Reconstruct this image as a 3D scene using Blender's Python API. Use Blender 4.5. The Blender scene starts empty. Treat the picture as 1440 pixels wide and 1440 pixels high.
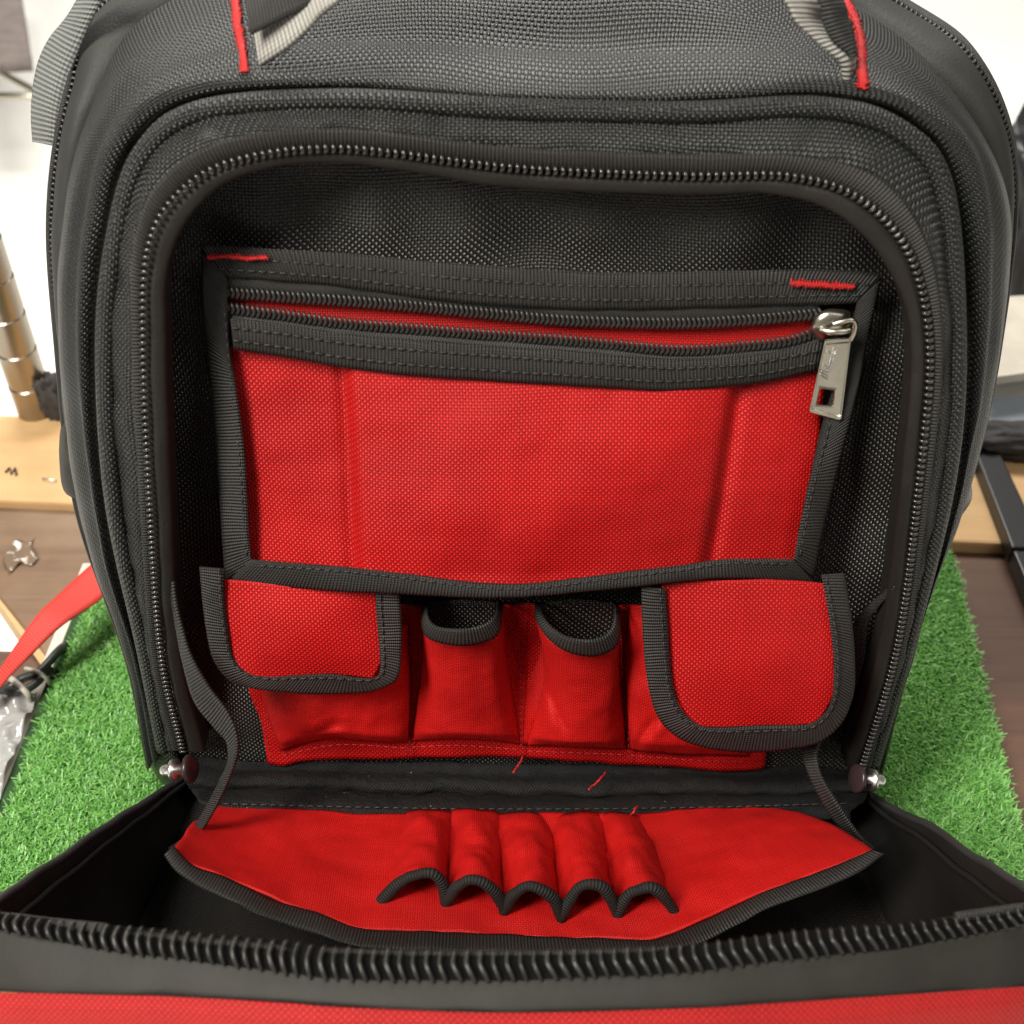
import bpy, math, random
import numpy as np
from mathutils import Vector, Matrix, noise as mnoise
from mathutils.bvhtree import BVHTree
random.seed(7); rng = np.random.default_rng(7)

# ------------------------------------------------------------------ camera
FPX = 1730.0                                   # focal length in photo pixels (photo is 1440 wide)
PITCH = math.radians(42.8)
FWD = np.array([0, math.cos(PITCH), -math.sin(PITCH)])
UPV = np.array([0, math.sin(PITCH), math.cos(PITCH)])
RGT = np.array([1.0, 0, 0])
HINGE = np.array([0, 0, 0.045])                # middle of the pocket's hinge line
CAM = HINGE - 0.52 * FWD + 0.111 * UPV - 0.0045 * RGT
scene = bpy.context.scene
cd = bpy.data.cameras.new('camera'); cam = bpy.data.objects.new('camera', cd)
scene.collection.objects.link(cam); scene.camera = cam
cam.location = CAM; cam.rotation_euler = (math.pi / 2 - PITCH, 0, 0)
cd.sensor_width = 36; cd.lens = 36 * FPX / 1440; cd.clip_start = 0.02; cd.clip_end = 60
cd.dof.use_dof = True; cd.dof.focus_distance = 0.475; cd.dof.aperture_fstop = 13

# ------------------------------------------------------------------ light
world = bpy.data.worlds.new('World'); scene.world = world; world.use_nodes = True
bg = world.node_tree.nodes['Background']
bg.inputs[0].default_value = (1.0, 0.97, 0.92, 1); bg.inputs[1].default_value = 0.15
def area(name, loc, target, sx, sy, power, col):
    l = bpy.data.lights.new(name, 'AREA'); l.shape = 'RECTANGLE'; l.size = sx; l.size_y = sy
    l.energy = power; l.color = col
    o = bpy.data.objects.new(name, l); scene.collection.objects.link(o); o.location = loc
    o.rotation_euler = (Vector(target) - Vector(loc)).to_track_quat('-Z', 'Y').to_euler()
    return o
area('ceiling_light', (-0.72, -0.62, 1.38), (0, 0.02, 0.2), 0.30, 1.0, 43, (1.0, 0.955, 0.88))
area('fill_light_right', (0.75, -0.55, 1.60), (0, 0.0, 0.15), 0.30, 1.1, 6, (1.0, 0.955, 0.88))  # weak fill added from the right, no such fixture in view
area('floor_fill_light_back', (-0.1, 1.25, 1.45), (-0.1, 0.9, -0.2), 1.4, 0.5, 44, (1.0, 0.97, 0.91))  # unseen lamp added to whiten the floor behind and brighten the bag top
scene.view_settings.view_transform = 'Standard'; scene.view_settings.look = 'None'
scene.view_settings.exposure = 0.0; scene.view_settings.gamma = 1
scene.cycles.max_bounces = 4; scene.cycles.diffuse_bounces = 3; scene.cycles.glossy_bounces = 2; scene.cycles.adaptive_threshold = 0.02

# ------------------------------------------------------------------ placing helpers
LEAN = math.radians(13)
FV = np.array([0, math.sin(LEAN), math.cos(LEAN)])     # up along the bag's front
FN = np.array([0, -math.cos(LEAN), math.sin(LEAN)])    # out of the bag's front
def rays(p):
    p = np.asarray(p, float).reshape(-1, p.shape[-1] if hasattr(p, 'shape') else len(p[0]))
    return FWD[None] + (p[:, :1] - 720) / FPX * RGT + (720 - p[:, 1:2]) / FPX * UPV
def on_plane(p, origin, normal, off=0.0):
    r = rays(p); off = np.broadcast_to(np.asarray(off, float), (len(r),))
    t = (((origin - CAM) @ normal) + off) / (r @ normal)
    return CAM + r * t[:, None]
def F(p, w=0.0): return on_plane(p, HINGE, FN, w)                    # plane parallel to the bag's front
def G(p, z=0.0): return on_plane(p, np.zeros(3), np.array([0, 0, 1.0]), z)  # horizontal plane
def D(p):
    p = np.asarray(p, float); return CAM + rays(p[:, :2]) * p[:, 2:3]         # x, y, depth
KP = 0.30                                                             # slope of the open flap's floor
PN = np.array([0, KP, 1.0]); PN = PN / np.linalg.norm(PN)
PO = HINGE + np.array([0, -0.012, 0.004])
def P(p, h=0.0): return on_plane(p, PO, PN, h)                       # plane of the pocket lying in the open flap

def spline(p, n, closed=False):
    """Catmull-Rom (centripetal-ish) through points, n samples even in control parameter."""
    p = np.asarray(p, float); m = len(p)
    if m == 2: return p[0] + (p[1] - p[0]) * np.linspace(0, 1, n)[:, None]
    q = np.vstack([2 * p[0] - p[1], p, 2 * p[-1] - p[-2]])
    t = np.linspace(0, m - 1, n); i = np.minimum(t.astype(int), m - 2); f = (t - i)[:, None]
    a, b, c, d = q[i], q[i + 1], q[i + 2], q[i + 3]
    return 0.5 * ((2 * b) + (c - a) * f + (2 * a - 5 * b + 4 * c - d) * f ** 2 + (3 * b - a - 3 * c + d) * f ** 3)
def even(c, n):
    c = np.asarray(c, float); s = np.r_[0, np.cumsum(np.linalg.norm(np.diff(c[:, :3] if c.shape[1] >= 3 else c, axis=0), axis=1))]
    t = np.linspace(0, s[-1], n); return np.stack([np.interp(t, s, c[:, k]) for k in range(c.shape[1])], 1)
def curve(p, n): return even(spline(p, max(200, n * 3)), n)
def nz(v, f, seed=0.0):
    return mnoise.noise(Vector((v[0] * f + seed, v[1] * f - seed, v[2] * f + 2 * seed)))
def wrinkle(P3, amp, f, seed, direction=None):
    sh = P3.shape; q = P3.reshape(-1, 3).copy()
    dr = FN if direction is None else direction
    for k in range(len(q)):
        v = q[k]; q[k] = v + dr * amp * (nz(v, f, seed) + 0.45 * nz(v, f * 2.3, seed + 5))
    return q.reshape(sh)

# ------------------------------------------------------------------ objects
COL = scene.collection
ROOT = {}
def thing(name, label, cat, loc, group=None):
    o = bpy.data.objects.new(name, None); COL.objects.link(o); o.location = loc; o.empty_display_size = 0.02
    tag(o, label, cat, group); ROOT[o.name] = np.array(loc, float); return o
def tag(o, label=None, cat=None, group=None, kind=None):
    if label: o['label'] = label
    if cat: o['category'] = cat
    if group: o['group'] = group
    if kind: o['kind'] = kind
    return o
def origin_of(parent):
    while parent is not None and parent.parent is not None: parent = parent.parent
    return ROOT.get(parent.name, np.zeros(3)) if parent is not None else np.zeros(3)
def obj(name, verts, faces, mat, parent=None, uv=None, smooth=True, kind=None, center=False):
    verts = np.asarray(verts, float).reshape(-1, 3)
    loc = np.zeros(3)
    if parent is None and center:
        loc = np.array([*(0.5 * (verts[:, :2].min(0) + verts[:, :2].max(0))), verts[:, 2].min()])
        verts = verts - loc
    elif parent is not None: verts = verts - origin_of(parent)
    me = bpy.data.meshes.new(name)
    me.from_pydata([tuple(v) for v in verts], [], [tuple(int(i) for i in f) for f in faces])
    if uv is not None:
        uv = np.asarray(uv, float).reshape(-1, 2); l = me.uv_layers.new(name='UVMap')
        idx = np.empty(len(me.loops), int); me.loops.foreach_get('vertex_index', idx)
        l.data.foreach_set('uv', uv[idx].ravel())
    if smooth: me.polygons.foreach_set('use_smooth', [True] * len(me.polygons))
    if mat is not None: me.materials.append(mat)
    me.update()
    o = bpy.data.objects.new(name, me); COL.objects.link(o)
    if parent is not None: o.parent = parent
    elif center: o.location = loc; ROOT[o.name] = loc
    if kind: o['kind'] = kind
    return o
def grid_faces(n, m, wrap=False):
    f = []
    for i in range(n - 1 if not wrap else n):
        a = i * m; b = ((i + 1) % n) * m
        for j in range(m - 1): f.append((a + j, b + j, b + j + 1, a + j + 1))
    return f
def arc_uv(P3):
    du = np.r_[0, np.cumsum(np.linalg.norm(np.diff(P3, axis=0), axis=2).mean(1))]
    dv = np.r_[0, np.cumsum(np.linalg.norm(np.diff(P3, axis=1), axis=2).mean(0))]
    return np.stack(np.meshgrid(du, dv, indexing='ij'), 2)
def face_uv(P3):
    r = P3 - HINGE; return np.stack([r[..., 0], r @ FV], -1)
def sheet(name, P3, mat, parent=None, uv='arc', thick=0.0, kind=None):
    n, m = P3.shape[:2]
    uvs = arc_uv(P3) if isinstance(uv, str) and uv == 'arc' else face_uv(P3) if isinstance(uv, str) else uv
    o = obj(name, P3, grid_faces(n, m), mat, parent, uvs, kind=kind)
    if thick:
        md = o.modifiers.new('thickness', 'SOLIDIFY'); md.thickness = thick; md.offset = 0
    return o
def loft(name, curves, mat, parent=None, across=None, thick=0.0, amp=0, freq=25, seed=0, uv='arc'):
    """curves: list of (n,3) rows; across = samples across, smooth through the rows."""
    A = np.stack(curves, 1)                                    # n, rows, 3
    if across:
        A = np.stack([spline(A[i], across) for i in range(len(A))])
    if amp: A = wrinkle(A, amp, freq, seed)
    return sheet(name, A, mat, parent, uv, thick)
def coons(top, bot, left, right, n, m):
    """pixel patch; top/bot run left to right, left/right run top to bottom."""
    T, B = curve(top, n), curve(bot, n); L, R = curve(left, m), curve(right, m)
    s = np.linspace(0, 1, n)[:, None, None]; t = np.linspace(0, 1, m)[None, :, None]
    c00, c10, c01, c11 = (T[0] + L[0]) / 2, (T[-1] + R[0]) / 2, (B[0] + L[-1]) / 2, (B[-1] + R[-1]) / 2
    return ((1 - t) * T[:, None] + t * B[:, None] + (1 - s) * L[None] + s * R[None]
            - ((1 - s) * (1 - t) * c00 + s * (1 - t) * c10 + (1 - s) * t * c01 + s * t * c11))
def sst(x): x = np.clip(x, 0, 1); return x * x * (3 - 2 * x)
def lift(px, w, fn=F):
    n, m = px.shape[:2]
    w = np.broadcast_to(np.asarray(w, float), (n, m)).ravel()
    return fn(px.reshape(-1, 2), w).reshape(n, m, 3)
def tube(pts, rad, sides=8, caps=True, up=None):
    pts = np.asarray(pts, float); n = len(pts); rad = np.broadcast_to(np.asarray(rad, float), (n,))
    t = np.gradient(pts, axis=0); t /= np.linalg.norm(t, axis=1)[:, None] + 1e-12
    u = np.array([0.13, 0.31, 0.94]) if up is None else up
    V = []; 
    for i in range(n):
        u = u - t[i] * (u @ t[i]); u = u / (np.linalg.norm(u) + 1e-12); v = np.cross(t[i], u)
        a = np.linspace(0, 2 * math.pi, sides, endpoint=False)[:, None]
        V.append(pts[i] + rad[i] * (np.cos(a) * u + np.sin(a) * v))
    V = np.concatenate(V); Fc = []
    for i in range(n - 1):
        for j in range(sides):
            k = (j + 1) % sides; Fc.append((i * sides + j, i * sides + k, (i + 1) * sides + k, (i + 1) * sides + j))
    if caps: Fc.append(tuple(range(sides - 1, -1, -1))); Fc.append(tuple((n - 1) * sides + j for j in range(sides)))
    return V, Fc
def tube_obj(name, pts, rad, mat, parent=None, sides=10, **kw):
    V, Fc = tube(pts, rad, sides)
    s = np.r_[0, np.cumsum(np.linalg.norm(np.diff(np.asarray(pts), axis=0), axis=1))]
    r = float(np.mean(rad)); uv = np.array([[s[i], 2 * math.pi * r * min(j, sides - j) / sides] for i in range(len(s)) for j in range(sides)])
    return obj(name, V, Fc, mat, parent, uv, **kw)
def join(parts):
    V, Fc, o = [], [], 0
    for v, f in parts:
        V.append(np.asarray(v)); Fc += [tuple(i + o for i in q) for q in f]; o += len(v)
    return np.concatenate(V), Fc
def revolve(profile, c, ax, sides=20):
    """profile: (distance along axis, radius)"""
    ax = np.asarray(ax, float) / np.linalg.norm(ax); u = np.cross(ax, [0.1, 0.2, 0.97]); u /= np.linalg.norm(u); v = np.cross(ax, u)
    a = np.linspace(0, 2 * math.pi, sides, endpoint=False)[:, None]
    V = np.concatenate([c + ax * d + r * (np.cos(a) * u + np.sin(a) * v) for d, r in profile]); n = len(profile); Fc = []
    for i in range(n - 1):
        for j in range(sides):
            k = (j + 1) % sides; Fc.append((i * sides + j, i * sides + k, (i + 1) * sides + k, (i + 1) * sides + j))
    Fc.append(tuple(range(sides - 1, -1, -1))); Fc.append(tuple((n - 1) * sides + j for j in range(sides)))
    return V, Fc

# ------------------------------------------------------------------ materials
class NT:
    def __init__(s, name):
        s.m = bpy.data.materials.new(name); s.m.use_nodes = True; s.t = s.m.node_tree
        s.b = s.t.nodes['Principled BSDF']
    def node(s, kind, **kw):
        n = s.t.nodes.new(kind)
        for k, v in kw.items(): setattr(n, k, v)
        return n
    def link(s, a, b): s.t.links.new(a, b)
    def math(s, op, a, b=None, c=None):
        n = s.node('ShaderNodeMath', operation=op)
        for i, x in enumerate((a, b, c)):
            if x is None: continue
            if isinstance(x, (int, float)): n.inputs[i].default_value = x
            else: s.link(x, n.inputs[i])
        return n.outputs[0]
    def noise(s, vec, scale, detail=3, rough=0.55):
        n = s.node('ShaderNodeTexNoise'); n.inputs['Scale'].default_value = scale; n.inputs['Detail'].default_value = detail
        n.inputs['Roughness'].default_value = rough
        if vec is not None: s.link(vec, n.inputs['Vector'])
        return n
    def ramp(s, fac, stops):
        n = s.node('ShaderNodeValToRGB'); e = n.color_ramp.elements
        while len(e) < len(stops): e.new(0.5)
        for el, (p, c) in zip(e, stops): el.position = p; el.color = (*c, 1)
        s.link(fac, n.inputs[0]); return n.outputs[0]
    def mix(s, fac, a, b, mode='MIX'):
        n = s.node('ShaderNodeMix', data_type='RGBA', blend_type=mode)
        for sock, x in ((n.inputs[0], fac), (n.inputs[6], a), (n.inputs[7], b)):
            if isinstance(x, (int, float)): sock.default_value = x
            elif isinstance(x, tuple): sock.default_value = (*x, 1)
            else: s.link(x, sock)
        return n.outputs[2]
    def bump(s, h, dist, strength=1.0, normal=None):
        n = s.node('ShaderNodeBump'); n.inputs['Distance'].default_value = dist; n.inputs['Strength'].default_value = strength
        s.link(h, n.inputs['Height'])
        if normal is not None: s.link(normal, n.inputs['Normal'])
        return n.outputs[0]
    def uv(s, warp=0.0, wscale=18, rot=0.0):
        v = s.node('ShaderNodeUVMap').outputs[0]
        if rot:
            mp = s.node('ShaderNodeMapping'); mp.inputs['Rotation'].default_value[2] = rot; s.link(v, mp.inputs[0]); v = mp.outputs[0]
        if warp:
            nn = s.noise(v, wscale, 0)
            a = s.node('ShaderNodeVectorMath', operation='SUBTRACT'); s.link(nn.outputs[1], a.inputs[0]); a.inputs[1].default_value = (0.5, 0.5, 0.5)
            b = s.node('ShaderNodeVectorMath', operation='SCALE'); s.link(a.outputs[0], b.inputs[0]); b.inputs[3].default_value = warp
            c = s.node('ShaderNodeVectorMath', operation='ADD'); s.link(v, c.inputs[0]); s.link(b.outputs[0], c.inputs[1]); v = c.outputs[0]
        x = s.node('ShaderNodeSeparateXYZ'); s.link(v, x.inputs[0]); return v, x.outputs[0], x.outputs[1]
def weave(name, base, hi, pitch, rough=0.45, depth=0.35, warp=0.006, spec=0.5, rot=0.0, aspect=1.0, dirt=0.25, sheen=0.0, wscale=18, under=0.42, power=1.7):
    """plain weave of round yarns: over/under relief from the UVs, which are in metres"""
    k = NT(name); v, x, y = k.uv(warp, wscale, rot)
    a = k.math('MULTIPLY', x, 1 / pitch); b = k.math('MULTIPLY', y, 1 / (pitch * aspect))
    def yarn(a, b, ph):
        fa = k.math('FRACT', a); c = k.math('MULTIPLY_ADD', fa, 2, -1)
        prof = k.math('SQRT', k.math('MAXIMUM', k.math('SUBTRACT', 1, k.math('MULTIPLY', c, c)), 0.0))
        over = k.math('COSINE', k.math('MULTIPLY', k.math('ADD', b, k.math('ADD', k.math('FLOOR', a), ph)), math.pi))
        return k.math('MULTIPLY', prof, k.math('MULTIPLY_ADD', over, 0.5, 0.5))
    h1 = yarn(a, k.math('SUBTRACT', b, 0.5), 0.0); h2 = yarn(b, k.math('SUBTRACT', a, 0.5), 1.0)
    h = k.math('MAXIMUM', h1, k.math('MULTIPLY', h2, under))
    big = k.noise(k.node('ShaderNodeTexCoord').outputs['Object'], 22, 2)
    col = k.mix(k.math('POWER', h, power), base, hi)  # shade in yarn gaps and highlights on the floats painted into the colour
    dk = k.ramp(big.outputs[0], [(0.3, (1 - dirt,) * 3), (0.7, (1, 1, 1))])
    col = k.mix(1.0, col, dk, 'MULTIPLY')
    for ax_ in (a, b):                                   # yarn-to-yarn variation
        wn = k.node('ShaderNodeTexWhiteNoise', noise_dimensions='1D'); k.link(k.math('FLOOR', ax_), wn.inputs['W'])
        col = k.mix(1.0, col, k.ramp(wn.outputs['Value'], [(0, (.935,) * 3), (1, (1.0,) * 3)]), 'MULTIPLY')
    k.link(col, k.b.inputs['Base Color'])
    hh = h
    k.link(k.bump(hh, pitch * depth, 1.0), k.b.inputs['Normal'])
    k.link(k.math('MULTIPLY_ADD', h, -0.12, rough + 0.08), k.b.inputs['Roughness'])
    k.b.inputs['Specular IOR Level'].default_value = spec
    if sheen: k.b.inputs['Sheen Weight'].default_value = sheen
    return k.m
def ribbed(name, base, hi, pitch, rough=0.55, depth=0.3, spec=0.4, diag=0.0, dirt=0.3):
    """woven tape: fine cross ribs, with the tape's length along U"""
    k = NT(name); v, x, y = k.uv(0.0012, 60)
    ph = k.math('MULTIPLY', k.math('ADD', x, k.math('MULTIPLY', y, diag)), 2 * math.pi / pitch)
    h = k.math('MULTIPLY_ADD', k.math('SINE', ph), 0.5, 0.5)
    br = k.math('MULTIPLY_ADD', k.math('SINE', k.math('MULTIPLY', y, 2 * math.pi / (pitch * 0.62))), 0.5, 0.5)
    h = k.math('ADD', k.math('MULTIPLY', h, 0.8), k.math('MULTIPLY', br, 0.2))
    big = k.noise(k.node('ShaderNodeTexCoord').outputs['Object'], 40, 4)
    col = k.mix(h, base, hi)
    col = k.mix(1.0, col, k.ramp(big.outputs[0], [(0.3, (1 - dirt,) * 3), (0.7, (1, 1, 1))]), 'MULTIPLY')
    k.link(col, k.b.inputs['Base Color']); k.link(k.bump(h, pitch * depth), k.b.inputs['Normal'])
    k.b.inputs['Roughness'].default_value = rough; k.b.inputs['Specular IOR Level'].default_value = spec
    return k.m
def plain(name, col, rough=0.5, metal=0.0, spec=0.5, var=0.15, vscale=60, bump=0.0, bscale=400):
    k = NT(name); tc = k.node('ShaderNodeTexCoord').outputs['Object']; n = k.noise(tc, vscale, 4)
    c = k.mix(1.0, col, k.ramp(n.outputs[0], [(0.3, (1 - var,) * 3), (0.7, (1 + 0 * var,) * 3)]), 'MULTIPLY')
    k.link(c, k.b.inputs['Base Color']); k.b.inputs['Roughness'].default_value = rough
    k.b.inputs['Metallic'].default_value = metal; k.b.inputs['Specular IOR Level'].default_value = spec
    if bump: k.link(k.bump(k.noise(tc, bscale, 3).outputs[0], bump), k.b.inputs['Normal'])
    return k.m

M = {}
M['nylon'] = weave('black_ballistic_nylon', (0.0025, 0.0025, 0.0025), (0.050, 0.054, 0.047), 0.00112, rough=0.38, depth=0.6, spec=0.5, warp=.009, power=2.3)
M['nylon_in'] = weave('black_lining_nylon', (0.004, 0.004, 0.0035), (0.088, 0.082, 0.071), 0.00112, rough=0.36, depth=0.55, spec=0.6, warp=0.009, power=2.2)
M['red'] = weave('red_ballistic_nylon', (0.36, 0.004, 0.004), (0.74, 0.012, 0.011), 0.00098, rough=0.44, depth=0.36, spec=0.28, warp=0.004, dirt=0.2)
M['red_thin'] = weave('red_thin_nylon', (0.40, 0.005, 0.004), (0.74, 0.014, 0.012), 0.00082, rough=0.48, depth=0.28, spec=0.3, warp=0.003, dirt=0.2, under=.75)
M['red_big'] = weave('red_flap_nylon', (0.36, 0.004, 0.004), (0.74, 0.012, 0.011), 0.00100, rough=0.44, depth=0.36, spec=0.28, warp=0.004, dirt=0.2)
M['tape'] = ribbed('black_binding_tape', (0.009, 0.008, 0.007), (0.036, 0.033, 0.029), 0.0012, depth=0.35)
M['dark_tape'] = plain('matt_black_tape', (.011, .0105, .010), .7, spec=.25, bump=.0002, bscale=1200)
M['ziptape'] = ribbed('black_zipper_tape', (0.016, 0.015, 0.014), (0.044, 0.042, 0.038), 0.0009, depth=0.25, diag=0.5)
M['gusset'] = plain('black_coated_gusset', (0.015, 0.013, 0.011), 0.6, spec=0.3, bump=0.0002, bscale=900)
M['webbing'] = ribbed('charcoal_webbing', (0.014, 0.013, 0.012), (0.050, 0.048, 0.044), 0.0012, depth=0.4)
M['greyweb'] = ribbed('pale_grey_webbing', (0.24, 0.23, 0.205), (0.52, 0.50, 0.45), 0.0016, depth=0.4, dirt=0.12)
M['sidegrey'] = ribbed('grey_side_webbing', (0.10, 0.105, 0.10), (0.29, 0.30, 0.285), 0.0019, depth=0.4, dirt=0.15)
M['tooth'] = plain('black_zipper_coil', (0.022, 0.021, 0.020), 0.24, spec=0.6, var=0.3, vscale=300)
M['tooth_soft'] = plain('worn_zipper_coil', (0.030, 0.028, 0.025), 0.36, spec=0.5, var=0.3, vscale=300)
M['tooth_hi'] = plain('glossy_zipper_coil', (0.026, 0.024, 0.022), 0.17, spec=0.9, var=0.1, vscale=300)
M['redthread'] = ribbed('red_thread', (0.40, 0.008, 0.008), (0.80, 0.030, 0.028), 0.0006, depth=0.5, dirt=0.05)
M['stitch'] = plain('black_thread', (0.030, 0.029, 0.027), 0.5)
M['metal'] = plain('satin_nickel', (0.66, 0.62, 0.52), 0.28, metal=1.0, var=0.12, vscale=200, bump=0.00004, bscale=1500)
M['steel'] = plain('bright_nickel', (0.92, 0.90, 0.86), 0.34, metal=1.0, var=0.1)
M['disc'] = plain('dark_plastic_disc', (0.035, 0.022, 0.022), 0.28, spec=0.5)
M['strip'] = plain('soft_black_cloth', (.032, .033, .029), .6, spec=.35, bump=.0002, bscale=900)
M['plastic'] = plain('black_plastic', (0.018, 0.018, 0.018), 0.4)

# ================================================================== THE BACKPACK
bag = thing('tool_backpack', 'black and red tool backpack with its front pocket hanging open on green turf', 'backpack', (0, 0.09, 0))
def part(name, **kw): pass

# --- the arch-shaped rings round the pocket opening (photo position at 17 stations + height off the lining)
Z = [(258,1055),(228,920),(212,700),(203,480),(210,350),(250,275),(330,227),(480,209),(720,236),(960,247),(1110,248),(1210,280),(1280,360),(1307,490),(1292,680),(1262,905),(1212,1077)]
L = [(287,1055),(254,920),(240,700),(232,480),(236,372),(272,297),(342,247),(480,230),(720,264),(960,274),(1095,274),(1187,307),(1256,387),(1283,490),(1268,680),(1238,905),(1190,1077)]
T = [(243,1055),(213,920),(197,700),(186,480),(190,340),(228,255),(318,200),(480,184),(720,210),(960,220),(1120,222),(1235,255),(1302,345),(1325,490),(1308,680),(1274,905),(1220,1077)]
K = [(232,1050),(206,915),(162,700),(150,480),(167,325),(203,215),(285,155),(480,139),(720,152),(960,157),(1150,150),(1262,182),(1325,265),(1343,490),(1328,680),(1278,890),(1226,1070)]
V = [(226,1060),(196,915),(147,700),(135,480),(149,325),(185,203),(275,136),(480,119),(720,136),(960,140),(1160,133),(1280,165),(1344,260),(1358,490),(1341,680),(1285,888),(1230,1072)]
R_ = [(218,1065),(187,915),(128,700),(108,480),(114,325),(152,180),(250,82),(480,50),(720,60),(960,66),(1180,72),(1322,148),(1390,262),(1388,490),(1353,680),(1288,880),(1233,1075)]
H = [(210,1072),(179,918),(107,705),(84,485),(89,325),(120,170),(212,20),(480,-80),(720,-90),(960,-80),(1210,16),(1345,134),(1421,290),(1404,485),(1360,675),(1290,868),(1236,1080)]
Mz = [(212,1075),(181,920),(110,705),(82,470),(73,290),(99,124),(160,-10),(480,-170),(720,-190),(960,-170),(1256,-2),(1372,86),(1424,235),(1402,480),(1359,675),(1289,870),(1236,1080)]
def st(v): return np.interp(np.linspace(0, 16, 17), [0, 2, 5, 8, 11, 14, 16], v)
def ring(px, w, n=360):
    w = np.broadcast_to(np.asarray(w, float), (17,)); q = spline(np.c_[np.array(px, float), w], n); return F(q[:, :2], q[:, 2])
def ringpx(px, dx, dy): return [(a + dx, b + dy) for a, b in px]
NR = 420
wZ = st([.014, .034, .030, .019, .030, .034, .014])
rZ = ring(Z, wZ, NR); rL = ring(L, wZ - .0008, NR); rT = ring(T, wZ + .0005, NR)
rK = ring(K, st([.008, .027, .020, .012, .020, .027, .008]), NR)
rV = ring(V, st([.002, .013, .008, -.001, .008, .013, .002]), NR)
rVd = ring(V, st([-.004, .004, -.002, -.011, -.002, .004, -.004]), NR)
rR = ring(R_, st([-.004, .014, .004, -.030, .004, .014, -.004]), NR)
rH = ring(H, st([-.014, -.012, -.022, -.085, -.022, -.012, -.014]), NR)
rM = ring(Mz, st([-.035, -.045, -.055, -.135, -.055, -.045, -.035]), NR)
mid = (rT + rK) / 2 + FN * 0.0012
cen = rM.mean(0)
def shrink(r, k, w): 
    q = cen + (r - cen) * k; q = q + np.array([0, -w, w * .12]); q[:, 0] *= 1 + w * 1.2; q[:, 2] = np.maximum(q[:, 2], .004 + .02 * (k < .95)); return q
lipback = ring(Z, wZ - .030, NR)
gus = loft('pocket_gusset', [lipback, rL - FN * .012 + (rZ - rL) * .15, rL - FN * .003, rL, rL + (rZ - rL) * .5 + FN * .0008, rZ - (rZ - rL) * .22], M['gusset'], bag, across=18, amp=.0006, freq=60, seed=3)
obj_front = loft('front_panel', [rT - FN * .0008, rT * .72 + rK * .28 + FN * .0008, mid, rT * .25 + rK * .75 + FN * .0004, rK - FN * .0035], M['nylon'], bag, across=22, amp=.0019, freq=62, seed=11)
tp = loft('zipper_tape', [rZ - FN * .0006, rZ * .5 + rT * .5 + FN * .0004, rT + FN * .0003, rT - (rZ - rT) * .12 - FN * .0005], M['tape'], bag, across=8)
seg = np.linalg.norm(np.diff(rK, axis=0), axis=1).sum()
pip = tube_obj('piping', even(rK + FN * .001, NR), 0.0033, M['nylon'], bag, sides=12)
def bulge(a, b, f, w): return a * (1 - f) + b * f + FN * w
side = loft('side_panel', [rVd, rV, bulge(rV, rR, .45, .005), bulge(rV, rR, .8, .004), rR, bulge(rR, rH, .5, .006), rH, rH - FN * .005 + (cen - rH) * .004, rH - FN * .010 + (cen - rH) * .014], M['nylon'], bag, across=34, amp=.0028, freq=22, seed=21)
strip = loft('zipper_garage_strip', [rH - FN * .022 + (cen - rH) * .02, bulge(rH, rM, .12, -.016), bulge(rH, rM, .45, -.004), bulge(rH, rM, .75, .0015), bulge(rH, rM, .95, .000)], M['strip'], bag, across=12, amp=.0012, freq=40, seed=31)
back = loft('back_panel', [rM, shrink(rM, .99, -.02), shrink(rM, .97, -.09), shrink(rM, .90, -.105), shrink(rM, .5, -.11), shrink(rM, .02, -.112)], M['nylon'], bag)
# base: closes the underside down to the turf
b0 = [rM[0], rM[-1]]
xs = np.linspace(0, 1, 24)
def row(pa, pb, drop, back_): return np.stack([pa * (1 - s) + pb * s for s in xs]) + np.array([0, back_, -drop])
fl, fr = rV[0], rV[-1]
rows = [row(fl, fr, 0.0, 0.006), row(fl, fr, .012, 0.006), row(fl, fr, .024, .012)]
for r in rows[1:]: r[:, 2] = np.maximum(r[:, 2], 0.006)
lo = rows[-1].copy(); lo[:, 2] = .004; lo2 = lo + np.array([0, .16, 0])
loft('base_panel', rows + [lo, lo2], M['nylon'], bag, across=20)

# ray-cast onto the bag for things sewn to its surface
dg = bpy.context.evaluated_depsgraph_get()
def bvh_of(objs):
    vs, fs, o = [], [], 0
    for ob in objs:
        base = np.array(ob.parent.location) if ob.parent else np.zeros(3)
        v = [Vector(np.array(q.co) + base) for q in ob.data.vertices]; vs += v
        fs += [tuple(i + o for i in p.vertices) for p in ob.data.polygons]; o += len(v)
    return BVHTree.FromPolygons(vs, fs)
BV = bvh_of([obj_front, side, strip, tp, pip])
def on_bag(px, off=0.001):
    out = []
    for r in rays(np.asarray(px, float)[:, :2]):
        d = Vector(r).normalized(); h = BV.ray_cast(Vector(CAM), d, 5)
        q = np.array(h[0]) if h[0] is not None else (out[-1] if out else F(np.array([[720, 100.]]))[0])
        out.append(q - r / np.linalg.norm(r) * off)
    return np.array(out)

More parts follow.
